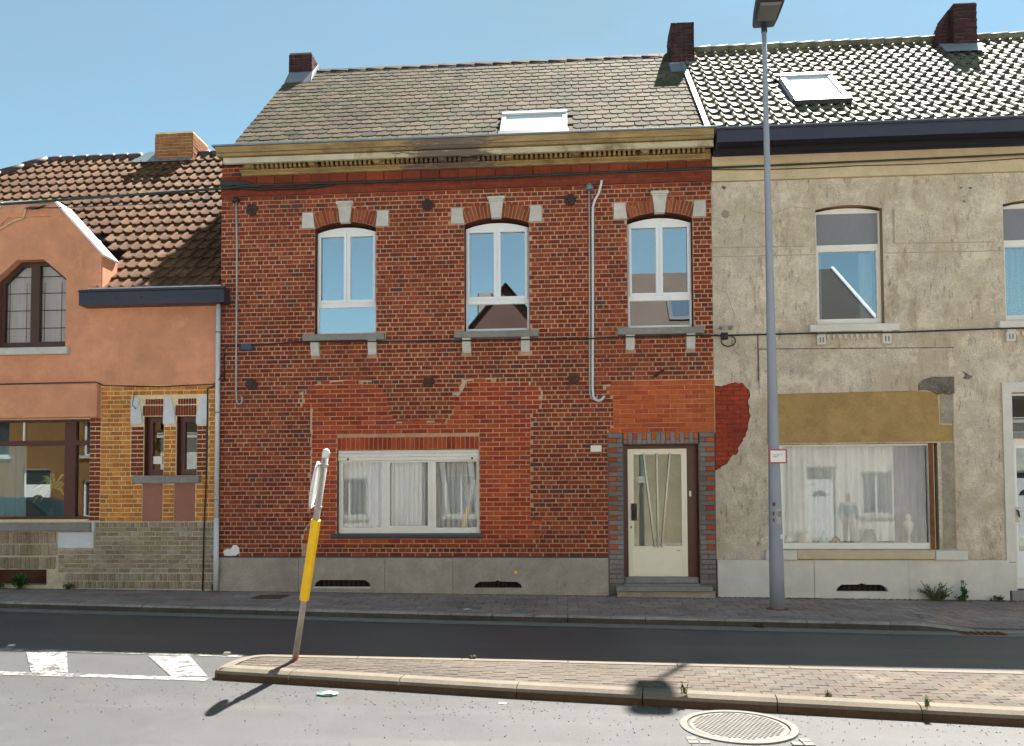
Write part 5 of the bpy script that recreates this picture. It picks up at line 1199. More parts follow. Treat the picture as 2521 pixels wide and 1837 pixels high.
# doorway at the right edge
q = MB(); q.plate([(6.555, .085), (6.69, .085), (6.69, 3.055), (7.75, 3.055), (7.75, .085), (7.88, .085), (7.88, 3.205), (6.555, 3.205)], [], -.03, .05); dj = q.build('door_surround', K['white_plinth'], bei)
q = MB(); q.box(6.575, 6.68, -.031, -.03, .5, .508); q.build('surround_joint', K['groove'], dj)
q = MB(); q.plate(rect(6.70, 7.74, .10, 3.05), [rect(6.735, 7.70, 2.47, 3.02), rect(6.775, 7.66, .27, 2.26)], .09, .16); q.box(6.66, 7.78, -.02, .12, 2.36, 2.45); dfr = q.build('door_frame', K['upvc_w'], bei)
q = MB(); q.box(6.73, 7.71, .12, .126, 2.46, 3.03); q.build('transom_pane', K['glass_shop'], dfr)
q = MB(); q.box(6.70, 7.74, -.03, .10, 2.362, 2.452); q.build('transom_bar', K['bluestone'], dfr)
q = MB(); q.plate(rect(6.77, 7.67, .12, 2.265), [rect(6.80, 7.60, .66, 2.22)], .10, .15); dr_ = q.build('door', K['upvc'], bei)
q = MB(); q.box(6.79, 7.61, .12, .126, .65, 2.23); q.build('pane', K['glass_shop'], dr_)
q = MB(); q.cbox(6.725, 6.805, .05, .098, 1.11, 1.325, .01); hp = q.build('handle_plate', K['orn_beige'], dr_)
q = MB(); q.tube([(6.76, .05, 1.28), (6.76, .02, 1.27), (6.78, .015, 1.18)], .012, 8); q.build('handle', K['lamp_dark'], hp)
q = MB(); q.box(6.60, 7.85, -.06, .1, -.12, .085); q.build('step', K['bluestone'], bei)
# shell
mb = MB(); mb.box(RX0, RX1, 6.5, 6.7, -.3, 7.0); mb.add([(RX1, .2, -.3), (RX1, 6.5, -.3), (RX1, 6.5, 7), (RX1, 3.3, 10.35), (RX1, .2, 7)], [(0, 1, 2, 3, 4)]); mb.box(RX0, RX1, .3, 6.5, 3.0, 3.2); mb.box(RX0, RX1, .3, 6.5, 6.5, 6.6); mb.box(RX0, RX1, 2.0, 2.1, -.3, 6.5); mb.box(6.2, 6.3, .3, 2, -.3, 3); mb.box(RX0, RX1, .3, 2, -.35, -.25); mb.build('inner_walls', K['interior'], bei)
# pantiled roof
S3 = Slope(-.38, 6.77, math.radians(44.7)); T3 = 3.70 / S3.c
mb = MB(); mb.add([S3.p(RX0 + .06, 0, -.05), S3.p(RX1, 0, -.05), S3.p(RX1, T3, -.05), S3.p(RX0 + .06, T3, -.05), (RX1, 7.1, 6.75), (RX0 + .06, 7.1, 6.75)], [(0, 1, 2, 3), (3, 2, 4, 5)]); r3 = mb.build('roof', K['hole'], bei)
def pantile(seed):
    rn = random.Random(seed); w = .204; l = .37; N_ = 11
    prof = []
    for i in range(N_ + 1):
        u = i / N_
        h_ = .040 * math.exp(-((u - .16) / .135) ** 2) + .016 * math.exp(-((u - 1.16) / .20) ** 2) - .012 * math.exp(-((u - .62) / .28) ** 2)
        prof.append((u * (w + .012) - .004, h_))
    vs = []
    for yy, dz in ((0, .026), (.012, .030), (l, .0)):
        for a_, b_ in prof: vs.append((a_, yy + rn.uniform(-.001, .001), b_ + dz))
    n = len(prof)
    for a_, b_ in prof: vs.append((a_, .004, b_ + .006))
    fs = [(k * n + i, k * n + i + 1, (k + 1) * n + i + 1, (k + 1) * n + i) for k in range(2) for i in range(n - 1)] + [(3 * n + i, 3 * n + i + 1, i + 1, i) for i in range(n - 1)]
    return vs, fs
pl = []; t = .38; sk2 = (3.86, 4.76, 1.40 * 1.0, 2.0)
ya0, ya1 = .96, 1.87
sk2 = (3.86, 4.75, (ya0 + .38) / S3.c, (ya1 + .38) / S3.c)
while t < T3 - .1:
    x = RX0 + .075
    while x < RX1 - .05:
        if not (sk2[0] - .10 < x + .1 < sk2[1] + .10 and sk2[2] - .26 < t < sk2[3] - .05): pl.append((x + R(-.002, .002), t + R(-.003, .003), .0, 1.0, -.030 + R(-.016, .016), R(-.025, .025)))
        x += .2005
    t += .305
pl.sort(key=lambda p: (p[0] > 8.0, p[1]))
put_tiles(pl, [pantile(k) for k in range(5)], K['tile_right'], r3, S3, 'roof_tile', 'upper_roof_tiles', 300, False)
skylight(r3, S3, sk2[0], sk2[1], sk2[2], sk2[3])
q = MB(); P = [S3.p(sk2[0] - .1, sk2[2] - .3, .0), S3.p(sk2[1] + .1, sk2[2] - .3, .0), S3.p(sk2[1] + .1, sk2[3] + .1, .0), S3.p(sk2[0] - .1, sk2[3] + .1, .0)]; q.add(P, [(0, 1, 2, 3)]); q.build('skylight_flashing', K['lamp_dark'], r3)
x = RX0 + .3
while x < RX1:
    q = MB(); zt = S3.p(0, T3, 0)[2]; q.tube([(x, 3.31, zt + .02), (x + .34, 3.31, zt + .032)], [.085, .10], 10); q.build('ridge_tile', K['tile_right'], r3, True); x += .335
ch = chimney(bei, 7.42, 7.85, 2.86, 3.45, 9.6, 10.93, K['brick_chimney'], K['mortar_g'])
# sloping brick buttress on the chimney's left side
m2 = MB()
for r in range(int(.95 / .072)):
    za = 9.93 + r * .072; f_ = 1 - r * .072 / .95
    xl = 7.42 - .40 * f_
    x = xl
    while x < 7.41: m2.box(x, min(x + .19, 7.415), 3.0 + R(-.005, .005), 3.42, za, za + .062); x += .2
stuff(m2.build('chimney_buttress', K['brick_chimney'], ch))
q = MB(); q.add([S3.p(7.15, T3 - .95, .08), S3.p(7.88, T3 - .95, .08), S3.p(7.88, T3 - .55, .10), S3.p(7.15, T3 - .50, .10)], [(0, 1, 2, 3)]); q.box(7.38, 7.89, 2.83, 3.3, 9.7, 9.95); q.build('flashing', K['zinc'], ch)

# ================================================================== street furniture
# --- lamp post in front of the beige house
lx, ly = 2.885, -1.16; lz = pz(lx, ly)
lp_ = thing('lamp_post', 'tall tapering grey lamp post on the pavement before the beige house', 'lamp post', (lx, ly, lz))
q = MB(); n = 12; q.tube([(lx - .004 * k, ly, lz - .02 + (8.17 - lz) * k / n) for k in range(n + 1)], [.102, .096, .088, .078, .070, .064, .058, .052, .047, .043, .039, .035, .032], 20); q.build('pole', K['lamp_grey'], lp_, True)
q = MB(); q.tube([(lx, ly, lz - .01), (lx, ly, lz + .006)], .15, 20); q.build('base_flange', K['rust'], lp_)
hx = lx - .045; hd = MB()
sec = [(-1.04, .24, 8.22, 8.30), (-1.14, .28, 8.17, 8.34), (-1.28, .32, 8.20, 8.40), (-1.52, .36, 8.27, 8.45), (-1.60, .28, 8.31, 8.42)]
vs = []; 
for (yy, w_, zb_, zt_) in sec:
    for px_, pz_ in ((-.5, 0.0), (.5, 0.0), (.56, .45), (.42, 1.0), (-.42, 1.0), (-.56, .45)): vs.append((hx + px_ * w_, yy, zb_ + pz_ * (zt_ - zb_)))
fs = []
for k in range(len(sec) - 1):
    for j in range(6):
        a_ = k * 6 + j; b_ = k * 6 + (j + 1) % 6; fs.append((b_, a_, a_ + 6, b_ + 6))
fs += [(0, 1, 2, 3, 4, 5), (29, 28, 27, 26, 25, 24)]
hd.add(vs, fs); lh = hd.build('lamp_head', K['lamp_dark'], lp_)
q = MB(); q.add([(hx - .13, -1.26, 8.19), (hx + .13, -1.26, 8.19), (hx + .15, -1.54, 8.27), (hx - .15, -1.54, 8.27), (hx - .11, -1.28, 8.17), (hx + .11, -1.28, 8.17), (hx + .13, -1.52, 8.24), (hx - .13, -1.52, 8.24)], [(4,5,6,7)[::-1], (0,1,5,4), (1,2,6,5), (2,3,7,6), (3,0,4,7)]); q.build('lens', K['lamp_glass'], lh)
q = MB(); q.tube([(hx, ly, 8.08), (hx, ly, 8.20)], .042, 14); q.build('collar', K['lamp_dark'], lp_)
q = MB(); q.box(2.775, 3.02, ly - .115, ly - .108, 1.955, 2.152); sg = q.build('notice_plate', K['sign_red'], lp_); sg['label'] = 'white plate with a red border and faded print'
q = MB(); q.box(2.797, 2.998, ly - .119, ly - .1155, 1.975, 2.132); q.build('plate_face', K['sign_white'], sg)
q = MB(); q.box(2.832, 2.962, ly - .1215, ly - .1195, 2.078, 2.083)
for k, (dx, dz_, w_, h_) in enumerate([(.012, .032, .016, .005), (.034, .030, .012, .012), (.052, .026, .01, .016), (.068, .03, .012, .006), (.084, .034, .006, .022), (.02, .02, .012, .006), (.044, .016, .022, .005)]):
    q.box(2.812 + dx, 2.812 + dx + w_, ly - .1215, ly - .1195, 2.02 + dz_, 2.02 + dz_ + h_)
q.build('faded_print', K['ink'], sg)
q = MB(); q.box(2.80, 2.99, ly - .108, ly - .05, 2.03, 2.07); q.build('clamp', K['galv'], lp_)
# torn sticker: curved patch following the pole
def sticker(x0a, x1a, z0, z1, rr, mat, nm, holes_=None):
    q = MB(); vs = []; n = 6
    for zz in (z0, z1):
        for i in range(n + 1):
            a_ = x0a + (x1a - x0a) * i / n; vs.append((lx + rr * math.sin(a_), ly - rr * math.cos(a_), zz))
    q.add(vs, [(i, i + 1, i + n + 2, i + n + 1) for i in range(n)]); return q.build(nm, K[mat], lp_)
sticker(-.15, .75, 1.12, 1.33, .0935, 'sticker', 'torn_sticker'); sticker(.0, .62, 1.22, 1.30, .0942, 'orn_grey', 'sticker_print'); sticker(-.7, -.3, 1.37, 1.42, .094, 'rust', 'rust_mark'); sticker(-.72, -.45, 1.24, 1.29, .094, 'rust', 'rust_mark'); sticker(-.65, -.45, 1.15, 1.20, .094, 'rust', 'rust_mark'); sticker(.35, .75, .92, .98, .096, 'sign_white', 'torn_sticker')

# --- leaning delineator post on the island
B0_ = Vector((-2.548, -4.985, iz(-2.548))); T0_ = Vector((-2.13, -5.39, 1.90)); ax_ = T0_ - B0_
dpost = thing('delineator_post', 'leaning steel post with yellow sleeve and edge on round sign on the traffic island', 'post', tuple(B0_))
def at(t): return B0_ + ax_ * t
u_ = ax_.normalized()
q = MB(); q.tube([at(-.02), at(1.0)], .029, 14); q.build('pole', K['galv'], dpost, True)
q = MB(); q.tube([at(.978), at(1.0), at(1.012), at(1.018)], [.034, .034, .026, .008], 14); q.build('cap', K['pipe_white'], dpost, True)
q = MB(); q.tube([at(.30), at(.304), at(.686), at(.69)], [.036, .046, .046, .034], 8); q.build('sleeve', K['yellow'], dpost)
nrm = Vector((-.972, -.175, .0)); nrm = (nrm - u_ * nrm.dot(u_)).normalized()
cdisc = at(.845) + nrm * .058
q = MB(); q.disc(cdisc, nrm, .205, .006, 36); dsc = q.build('sign_disc', K['pipe_white'], dpost)
e2 = u_.cross(nrm).normalized()
q = MB(); pts = [cdisc + (u_ * math.cos(a_) + e2 * math.sin(a_)) * .207 for a_ in [6.2832 * k / 40 for k in range(41)]]
q.tube(pts, .011, 6, False); q.build('rim', K['pipe_white'], dsc, True)
q = MB(); q.disc(cdisc + nrm * .005, nrm, .2, .003, 36); q.build('sign_face', K['sign_blue'], dsc)
for t_ in (.94, .745):
    q = MB(); p = at(t_); q.tube([p - u_ * .014, p + u_ * .014], .036, 14); q.tube([p, p + nrm * .05], .011, 6); q.build('clamp', K['galv'], dpost)
q = MB(); q.tube([B0_ - Vector((0, 0, .01)), B0_ + Vector((0, 0, .012))], [.06, .045], 12); q.build('base', K['rust'], dpost)

# --- manhole cover on the near lane, drain grate, pavement hatch
mx_, my_ = 1.20, -6.46; mz_ = gz(mx_) + ROAD
mh = thing('manhole_cover', 'round cast iron manhole cover with dimple grid in the near lane', 'manhole', (mx_, my_, mz_))
q = MB(); q.tube([(mx_, my_, mz_ - .02), (mx_, my_, mz_ + .006), (mx_, my_, mz_ + .010)], [.345, .345, .335], 48); lid = q.build('lid', K['iron_cover'], mh)
q = MB(); ring = []; n = 48
for k in range(n):
    for rr_, h_ in ((.355, -.02), (.355, .012), (.405, .012), (.41, -.01)): ring.append((mx_ + rr_ * math.cos(6.2832 * k / n), my_ + rr_ * math.sin(6.2832 * k / n), mz_ + h_))
q.add(ring, [(k * 4 + j, k * 4 + j + 1, ((k + 1) % n) * 4 + j + 1, ((k + 1) % n) * 4 + j) for k in range(n) for j in range(3)]); q.build('frame', K['iron_cover'], mh)
q = MB()
for i in range(-10, 11):
    for j in range(-10, 11):
        dx, dy = i * .033 + (.0165 if j % 2 else 0), j * .031
        if dx * dx + dy * dy < .315 ** 2: q.add([(mx_ + dx - .011, my_ + dy - .011, mz_ + .0098), (mx_ + dx + .011, my_ + dy - .011, mz_ + .0098), (mx_ + dx + .011, my_ + dy + .011, mz_ + .0098), (mx_ + dx - .011, my_ + dy + .011, mz_ + .0098), (mx_ + dx - .006, my_ + dy - .006, mz_ + .016), (mx_ + dx + .006, my_ + dy - .006, mz_ + .016), (mx_ + dx + .006, my_ + dy + .006, mz_ + .016), (mx_ + dx - .006, my_ + dy + .006, mz_ + .016)], [(0,1,5,4),(1,2,6,5),(2,3,7,6),(3,0,4,7),(4,5,6,7)])
stuff(q.build('tread_studs', K['iron_cover'], lid))
q = MB()                                                        # square of small setts round the cover
pu = su[0]; cnt = 0
for i in range(-6, 7):
    for j in range(-6, 7):
        dx, dy = i * .075, j * .075
        if .44 ** 2 < dx * dx + dy * dy and abs(i) <= 5 and abs(j) <= 5 and dy < .1:
            o = obj('sett', None, mh) if False else None
            cnt += 1; q.add([(mx_ + dx - .033 + v[0] * .066, my_ + dy - .033 + v[1] * .066, mz_ + .008 + v[2] * .5) for v in pu[0]], pu[1])
stuff(q.build('sett_surround', K['iron_cover'], mh))
gx, gy = 5.0, ykc(5.0) - .10; gzz = gz(gx) + ROAD
dg = thing('drain_grate', 'rusty slotted drain grate in the gutter where the kerb dips', 'drain', (gx, gy, gzz))
q = MB(); q.box(gx - .25, gx + .25, gy - .10, gy + .08, gzz - .02, gzz + .006); q.build('grate_base', K['hole'], dg)
q = MB()
for k in range(7): q.box(gx - .25 + k * .078, gx - .25 + k * .078 + .032, gy - .10, gy + .08, gzz + .003, gzz + .018)
q.build('bar', K['rust'], dg)
q = MB(); hp_ = [(-4.737, -.741), (-4.245, -.88), (-4.05, -.42), (-4.42, -.33)]; hp_ = [(-4.72, -.85), (-4.27, -.85), (-4.27, -.42), (-4.72, -.42)]
q.add([(x_, y_, pz(x_, y_) + .006) for x_, y_ in hp_] + [(x_, y_, pz(x_, y_) - .01) for x_, y_ in hp_], [(0, 1, 2, 3), (4, 5, 1, 0), (5, 6, 2, 1), (6, 7, 3, 2), (7, 4, 0, 3)])
tag(q.build('pavement_hatch', K['hatch']), 'square rusty brown cover plate set in the pavement', 'cover')

# --- cables, conduits and boxes on the facades
def cable(name, pts, r, mat, label, sag=0.0, cat='cable'):
    P = []
    for A, B in zip(pts[:-1], pts[1:]):
        A, B = Vector(A), Vector(B); n = max(2, int((B - A).length / .3))
        for i in range(n): t_ = i / n; P.append(A.lerp(B, t_) + Vector((0, 0, -sag * 4 * t_ * (1 - t_))))
    P.append(Vector(pts[-1])); q = MB(); q.tube(P, r, 6); return tag(q.build(name, K[mat], None, True), label, cat)
cable('cable', [(-13.5, -.35, 6.14), (-9.19, -.3, 6.33), (-5.45, -.18, 6.52), (-5.1, -.11, 6.585), (-4.5, -.09, 6.59), (-3.2, -.085, 6.58), (-1.5, -.085, 6.585), (.2, -.085, 6.60), (2.28, -.085, 6.615)], .021, 'cable_green', 'thick dark cable running under the cornice and over the orange house')
cable('cable', [(2.28, -.085, 6.615), (4.0, -.09, 6.63), (6.9, -.09, 6.66), (9.7, -.09, 6.68)], .016, 'cable_green', 'dark cable clipped along the top band of the beige house')
cable('cable', [(-5.55, -.10, 6.59), (-5.2, -.10, 6.55), (-4.6, -.07, 6.53), (-3.7, -.07, 6.57)], .022, 'black', 'second black cable looping below the thick one at the left corner', .02)
cable('cable', [(2.30, -.06, 6.60), (4.5, -.06, 6.585), (6.9, -.06, 6.61), (9.7, -.06, 6.65)], .007, 'black', 'thin sagging wire under the dark cable on the beige house', .02)
cable('cable', [(-8.92, -.06, 6.36), (-7.5, -.15, 6.31), (-5.40, -.10, 6.385)], .007, 'black', 'thin wire spanning from the dormer to the red house', .015)
cable('cable', [(-10.3, -.04, 5.2), (-9.42, -.045, 6.0), (-9.15, -.045, 6.15), (-8.98, -.045, 6.19), (-8.92, -.055, 6.36)], .014, 'beige_band', 'painted cable bent over the dormer gable')
q = MB()
for k in range(7): a_ = k * .9; q.tube([(-8.92 + .02 * math.cos(a_), -.06, 6.35), (-8.85 + .05 * k * .3, -.07 - .01 * k, 6.33 + .03 * math.sin(a_)), (-8.70 + .02 * k, -.05, 6.335 + .01 * k)], .007, 5)
tag(q.build('wire_tangle', K['black']), 'tangle of black wire ends on top of the dormer gable', 'wires')
q = MB()
for k in range(9): q.tube([(-5.58, -.10, 6.58 + .012 * k), (-5.35, -.12, 6.60 + .008 * k), (-5.1, -.11, 6.57 + .006 * k), (-4.95, -.10, 6.565)], .012, 5)
tag(q.build('cable_bundle', K['black']), 'bundle of dark cable loops at the top left corner of the red house', 'cables')
cable('cable', [(-5.52, -.02, 3.42), (-5.53, -.03, 3.93), (-5.46, -.03, 3.985), (-4.9, -.035, 4.0), (-4.21, -.10, 4.02), (-2.9, -.10, 4.0), (-1.75, -.10, 3.985), (-.44, -.10, 3.985), (.36, -.06, 3.985), (.85, -.10, 3.995), (2.16, -.10, 3.995), (2.35, -.03, 4.0)], .011, 'black', 'black cable strung below the upper sills of the red house')
cable('cable', [(2.35, -.03, 4.0), (3.7, -.10, 3.995), (5.07, -.10, 3.985), (6.53, -.10, 4.01), (9.7, -.08, 4.02)], .013, 'black', 'black cable strung below the upper sills of the beige house')
cable('cable', [(-13, -.02, 3.405), (-7.63, -.12, 3.42), (-7.55, -.02, 3.375), (-6.6, -.02, 3.345), (-5.7, -.02, 3.37), (-5.55, -.13, 3.43), (-5.52, -.02, 3.60)], .009, 'black', 'thin black cable along the top of the yellow brick wall')
cable('cable', [(-5.62, -.02, 3.37), (-5.80, -.02, 3.30), (-5.805, -.022, 2.0), (-5.83, -.04, 1.0), (-5.84, -.045, .03)], .013, 'black', 'black cable hanging down beside the white downpipe')
cable('cable', [(-7.02, -.04, 3.25), (-7.05, -.05, 3.05), (-6.98, -.06, 2.98)], .006, 'black', 'short loose wire over the left white wedge stone')
q = MB(); q.disc((-6.99, -.045, 3.07), (0, 1, 0), .045, .03, 12); tag(q.build('wall_fitting', K['wedge']), 'small round white fitting on the left wedge stone', 'fitting')
q = MB(); q.cbox(-5.232, -5.055, -.075, -.012, 3.905, 4.012, .012); q.tube([(-5.26, -.045, 3.97), (-5.03, -.045, 3.95)], .02, 8); tag(q.build('junction_box', K['blue_box']), 'small blue junction box at the left of the red wall', 'box')
jb = thing('junction_box', 'black junction box with looped cable at the left edge of the beige wall', 'box', (2.445, 0, 3.99))
q = MB(); q.cbox(2.40, 2.50, -.07, -.001, 3.94, 4.04, .012); q.build('box', K['black'], jb)
q = MB(); q.tube([(2.51 + .11 * math.cos(a_ * .45 - 2.6), -.03, 3.915 + .085 * math.sin(a_ * .45 - 2.6)) for a_ in range(15)], .009, 5); q.tube([(2.30, -.03, 4.02), (2.38, -.05, 3.99), (2.45, -.07, 3.99)], .012, 5); q.build('cable_loop', K['black'], jb)
for kx in (2.403, 2.549):
    q = MB(); q.tube([(kx, 0, 4.124), (kx, -.05, 4.124), (kx, -.06, 4.124)], [.03, .028, .015], 10); q.build('insulator', K['orn_grey'], jb)
def conduit(name, pts, r, mat, label, clips=()):
    t = thing(name, label, 'conduit', (pts[0][0], 0, pts[-1][2])); q = MB(); q.tube(pts, r, 10); q.build('tube', K[mat], t, True)
    for (cx_, cz_) in clips:
        q = MB(); q.box(cx_ - r * 1.5, cx_ + r * 1.5, -.012 - 2.4 * r, -.010, cz_ - .012, cz_ + .012); q.build('clip', K['galv'], t)
    return t
hook = lambda cx_, cz_, rr_, s=1: [(cx_ + rr_ * math.sin(a_) * s, -.03, cz_ - rr_ * math.cos(a_)) for a_ in []]
c1 = conduit('conduit', [(-5.345, -.03, 6.36), (-5.327, -.03, 5.6), (-5.325, -.03, 5.1), (-5.322, -.03, 3.3), (-5.315, -.03, 3.12), (-5.30, -.03, 3.06), (-5.272, -.03, 3.036), (-5.235, -.03, 3.05), (-5.215, -.03, 3.10), (-5.22, -.03, 3.15)], .015, 'pipe_grey', 'pale grey conduit with hooked end at the left edge of the red wall', [(-5.325, 5.35), (-5.324, 4.6), (-5.323, 3.75)])
q = MB(); q.tube([(-5.345, -.04, 6.34), (-5.345, -.04, 6.39), (-5.345, -.04, 6.42)], [.06, .055, .03], 12); q.build('cap', K['lamp_dark'], c1)
c2 = conduit('conduit', [(.385, -.03, 6.36), (.38, -.03, 5.0), (.368, -.03, 3.25), (.37, -.03, 3.12), (.39, -.03, 3.06), (.43, -.03, 3.03), (.47, -.03, 3.05), (.485, -.03, 3.10)], .012, 'pipe_grey', 'thin grey conduit with a cap left of the white pipe', [(.383, 6.1), (.382, 5.75), (.381, 5.4), (.379, 5.0), (.377, 4.6), (.374, 4.2), (.372, 3.8), (.37, 3.4)])
q = MB(); q.tube([(.39, -.04, 6.345), (.39, -.04, 6.40), (.39, -.04, 6.445), (.39, -.04, 6.46)], [.062, .06, .04, .015], 12); q.build('cap', K['zinc'], c2)
conduit('conduit', [(.585, -.07, 6.49), (.575, -.05, 6.44), (.535, -.035, 6.30), (.47, -.035, 6.18), (.442, -.035, 6.08), (.438, -.035, 5.9), (.428, -.035, 4.5), (.412, -.035, 3.2), (.42, -.035, 3.09), (.45, -.035, 3.035), (.50, -.035, 3.01), (.555, -.035, 3.035), (.595, -.035, 3.085)], .020, 'pipe_white', 'white pipe down the red wall ending in a hook beside the door', [(.425, 4.0)])
q = MB(); q.cbox(.373, .543, -.035, -.012, 2.215, 2.316, .006); tag(q.build('wall_plaque', K['upvc_w']), 'small blank white plaque on the brick wall left of the door', 'plaque')
q = MB(); q.box(-.83, -.775, -.042, -.0355, .32, .37); tag(q.build('survey_tag', K['yellow']), 'tiny yellow tag on the grey plinth right of the window', 'tag')

# --- litter
q = MB(); cx_, cy_ = -1.964, -5.70 - .02; cz_ = gz(cx_) + ROAD
n = 12; vs = [(cx_, cy_, cz_ + .035)]
cy_ -= .12
vs = [(cx_ + .01, cy_, cz_ + .04)] + [(cx_ + (.085 + R(-.015, .015)) * math.cos(6.283 * k / n), cy_ + (.05 + R(-.01, .01)) * math.sin(6.283 * k / n), cz_ + .012 + R(0, .015)) for k in range(n)] + [(cx_ + .07 * math.cos(6.283 * k / n), cy_ + .04 * math.sin(6.283 * k / n), cz_ + .001) for k in range(n)]
q.add(vs, [(0, 1 + k, 1 + (k + 1) % n) for k in range(n)] + [(1 + k, 1 + n + k, 1 + n + (k + 1) % n, 1 + (k + 1) % n) for k in range(n)])
tag(q.build('crushed_packet', K['litter']), 'crushed green and white packet lying by the island kerb', 'litter')
def bit(x, y, z, s, label, mat='sign_white'):
    q = MB(); n = 7
    vs = [(x, y, z + s * .35)] + [(x + s * R(.6, 1.2) * math.cos(6.283 * k / n), y + s * .6 * R(.6, 1.2) * math.sin(6.283 * k / n), z + .003 + R(0, s * .2)) for k in range(n)]
    q.add(vs, [(0, 1 + k, 1 + (k + 1) % n) for k in range(n)]); tag(q.build('paper_scrap', K[mat]), label, 'litter')
bit(-1.366, -1.61, pz(-1.366, -1.61), .06, 'white scrap of paper on the pavement below the window')
bit(-.52, -5.98, gz(-.5) + ROAD, .035, 'small white scrap on the road beside the island kerb')
rn = random.Random(3); q = MB()
for k in range(1500):
    x_ = rn.uniform(-6.5, 5.5); y_ = isl_n(max(x_, -3.1)) - abs(rn.gauss(0, .45)) - .02 if x_ > -3.1 else rn.uniform(-6.4, -5.1)
    if rn.random() < .35: y_ = rn.uniform(-8.6, -5.95)
    if x_ > -3.1 and y_ > isl_n(x_) - .015: continue
    s_ = rn.uniform(.003, .008); z_ = gz(x_) + ROAD
    q.add([(x_ - s_, y_ - s_ * .5, z_), (x_ + s_, y_ - s_ * .6, z_), (x_ + s_ * .2, y_ + s_, z_), (x_, y_, z_ + s_)], [(0, 1, 3), (1, 2, 3), (2, 0, 3)])
g_ = stuff(q.build('grit', K['grit'])); g_['label'] = 'scattered grit and small stones on the near lane'; g_['category'] = 'grit'

q = MB(); rn = random.Random(8)                                  # dirt and crumbs swept against the foot of the walls
for k in range(2600):
    x_ = rn.uniform(-9.6, 8.6); y_ = -.055 - abs(rn.gauss(0, .05)) - (.15 if .7 < x_ < 2.25 else 0); s_ = rn.uniform(.004, .013) * (1.5 if x_ > 2.3 else 1); z_ = pz(x_, y_)
    q.add([(x_ - s_, y_ - s_ * .6, z_), (x_ + s_, y_ - s_ * .5, z_), (x_ + s_ * .2, y_ + s_, z_), (x_, y_, z_ + s_ * .8)], [(0, 1, 3), (1, 2, 3), (2, 0, 3)])
g_ = stuff(q.build('dirt_crumbs', K['dirt'])); g_['label'] = 'brown dirt and crumbs along the foot of the walls'; g_['category'] = 'dirt'
# --- weeds
def weed(name, x, y, z, h, n, spread, mat, label, leaf=.03, flat=.6):
    t = thing(name, label, 'plant', (x, y, z)); rn = random.Random(int(x * 100)); st = MB(); lf = MB()
    for k in range(n):
        a_ = rn.uniform(0, 6.283); l_ = h * rn.uniform(.45, 1.0); top = Vector((x + spread * math.cos(a_) * rn.uniform(.3, 1), y + spread * flat * math.sin(a_) * rn.uniform(.3, 1) - .01, z + l_)); b_ = Vector((x + rn.uniform(-.03, .03), y + rn.uniform(-.02, .02), z))
        mid = b_.lerp(top, .5) + Vector((0, 0, .1 * h)); st.tube([b_, mid, top], .0035, 4)
        for j in range(7):
            f_ = rn.uniform(.2, 1.0); p = (b_.lerp(mid, f_ * 2) if f_ < .5 else mid.lerp(top, f_ * 2 - 1)); s_ = leaf * rn.uniform(.6, 1.3); d = Vector((rn.uniform(-1, 1), rn.uniform(-1, .6), rn.uniform(-.3, .7))).normalized(); sd = d.cross(Vector((rn.uniform(-.4, .4), rn.uniform(-.4, .4), 1))).normalized()
            lf.add([tuple(p), tuple(p + d * s_ + sd * s_ * .45), tuple(p + d * s_ * 1.9), tuple(p + d * s_ - sd * s_ * .45)], [(0, 1, 2, 3)])
    st.build('stem', K['leaf_dry'], t); lf.build('leaves', K[mat], t); return t
weed('weed', 5.42, -.17, pz(5.42, -.17), .30, 34, .34, 'leaf_dry2', 'straggly dry weed growing against the white plinth', .022)
weed('weed', 5.52, -.16, pz(5.52, -.16), .14, 20, .20, 'leaf', 'low dark weed at the foot of the dry one by the white plinth', .025)
weed('weed', 5.86, -.16, pz(5.86, -.16), .30, 14, .07, 'leaf', 'bright green upright weed by the white plinth', .032)
weed('weed', 5.80, -.18, pz(5.80, -.18), .10, 16, .10, 'leaf', 'low green tuft at the foot of the upright weed', .025)
weed('weed', 6.35, -.14, pz(6.35, -.14), .08, 16, .12, 'leaf_dry2', 'small yellowish tuft left of the doorway step', .02)
weed('weed', -8.86, -.12, pz(-8.86, -.1) + .0, .28, 26, .20, 'leaf', 'bushy bright green weed in the cellar opening of the orange house', .045)
weed('weed', -9.25, -.10, pz(-9.25, -.1), .12, 14, .12, 'leaf', 'small green weed at the left photo edge by the cellar opening', .03)
weed('weed', -8.05, -.10, pz(-8.05, -.1), .09, 16, .11, 'leaf_dry2', 'dry tuft at the foot of the grey brick plinth', .02)
for k, (x_, y_, lb) in enumerate(((2.62, isl_n(2.62) + .03, 'grass blades in the right kerb joint of the island'), (.90, isl_n(.9) + .04, 'grass blades in the kerb joint near the manhole'), (-.90, isl_f(-.9) - .05, 'tiny dry tuft on the far kerb of the island'), (2.0, isl_n(2.0) + .2, 'tiny dry tuft between the island pavers'))):
    weed('grass_tuft', x_, y_, iz(x_), .10 if k < 2 else .035, 7, .03, 'leaf' if k < 2 else 'leaf_dry2', lb, .012)
weed('grass_tuft', 2.4, ykc(2.4) - .02, gz(2.4) + ROAD, .05, 10, .06, 'leaf_dry2', 'dry tuft in the gutter in front of the lamp post', .02)
weed('grass_tuft', -5.66, -.06, pz(-5.66, -.06), .10, 10, .05, 'leaf', 'small green tuft at the foot of the white downpipe', .02)

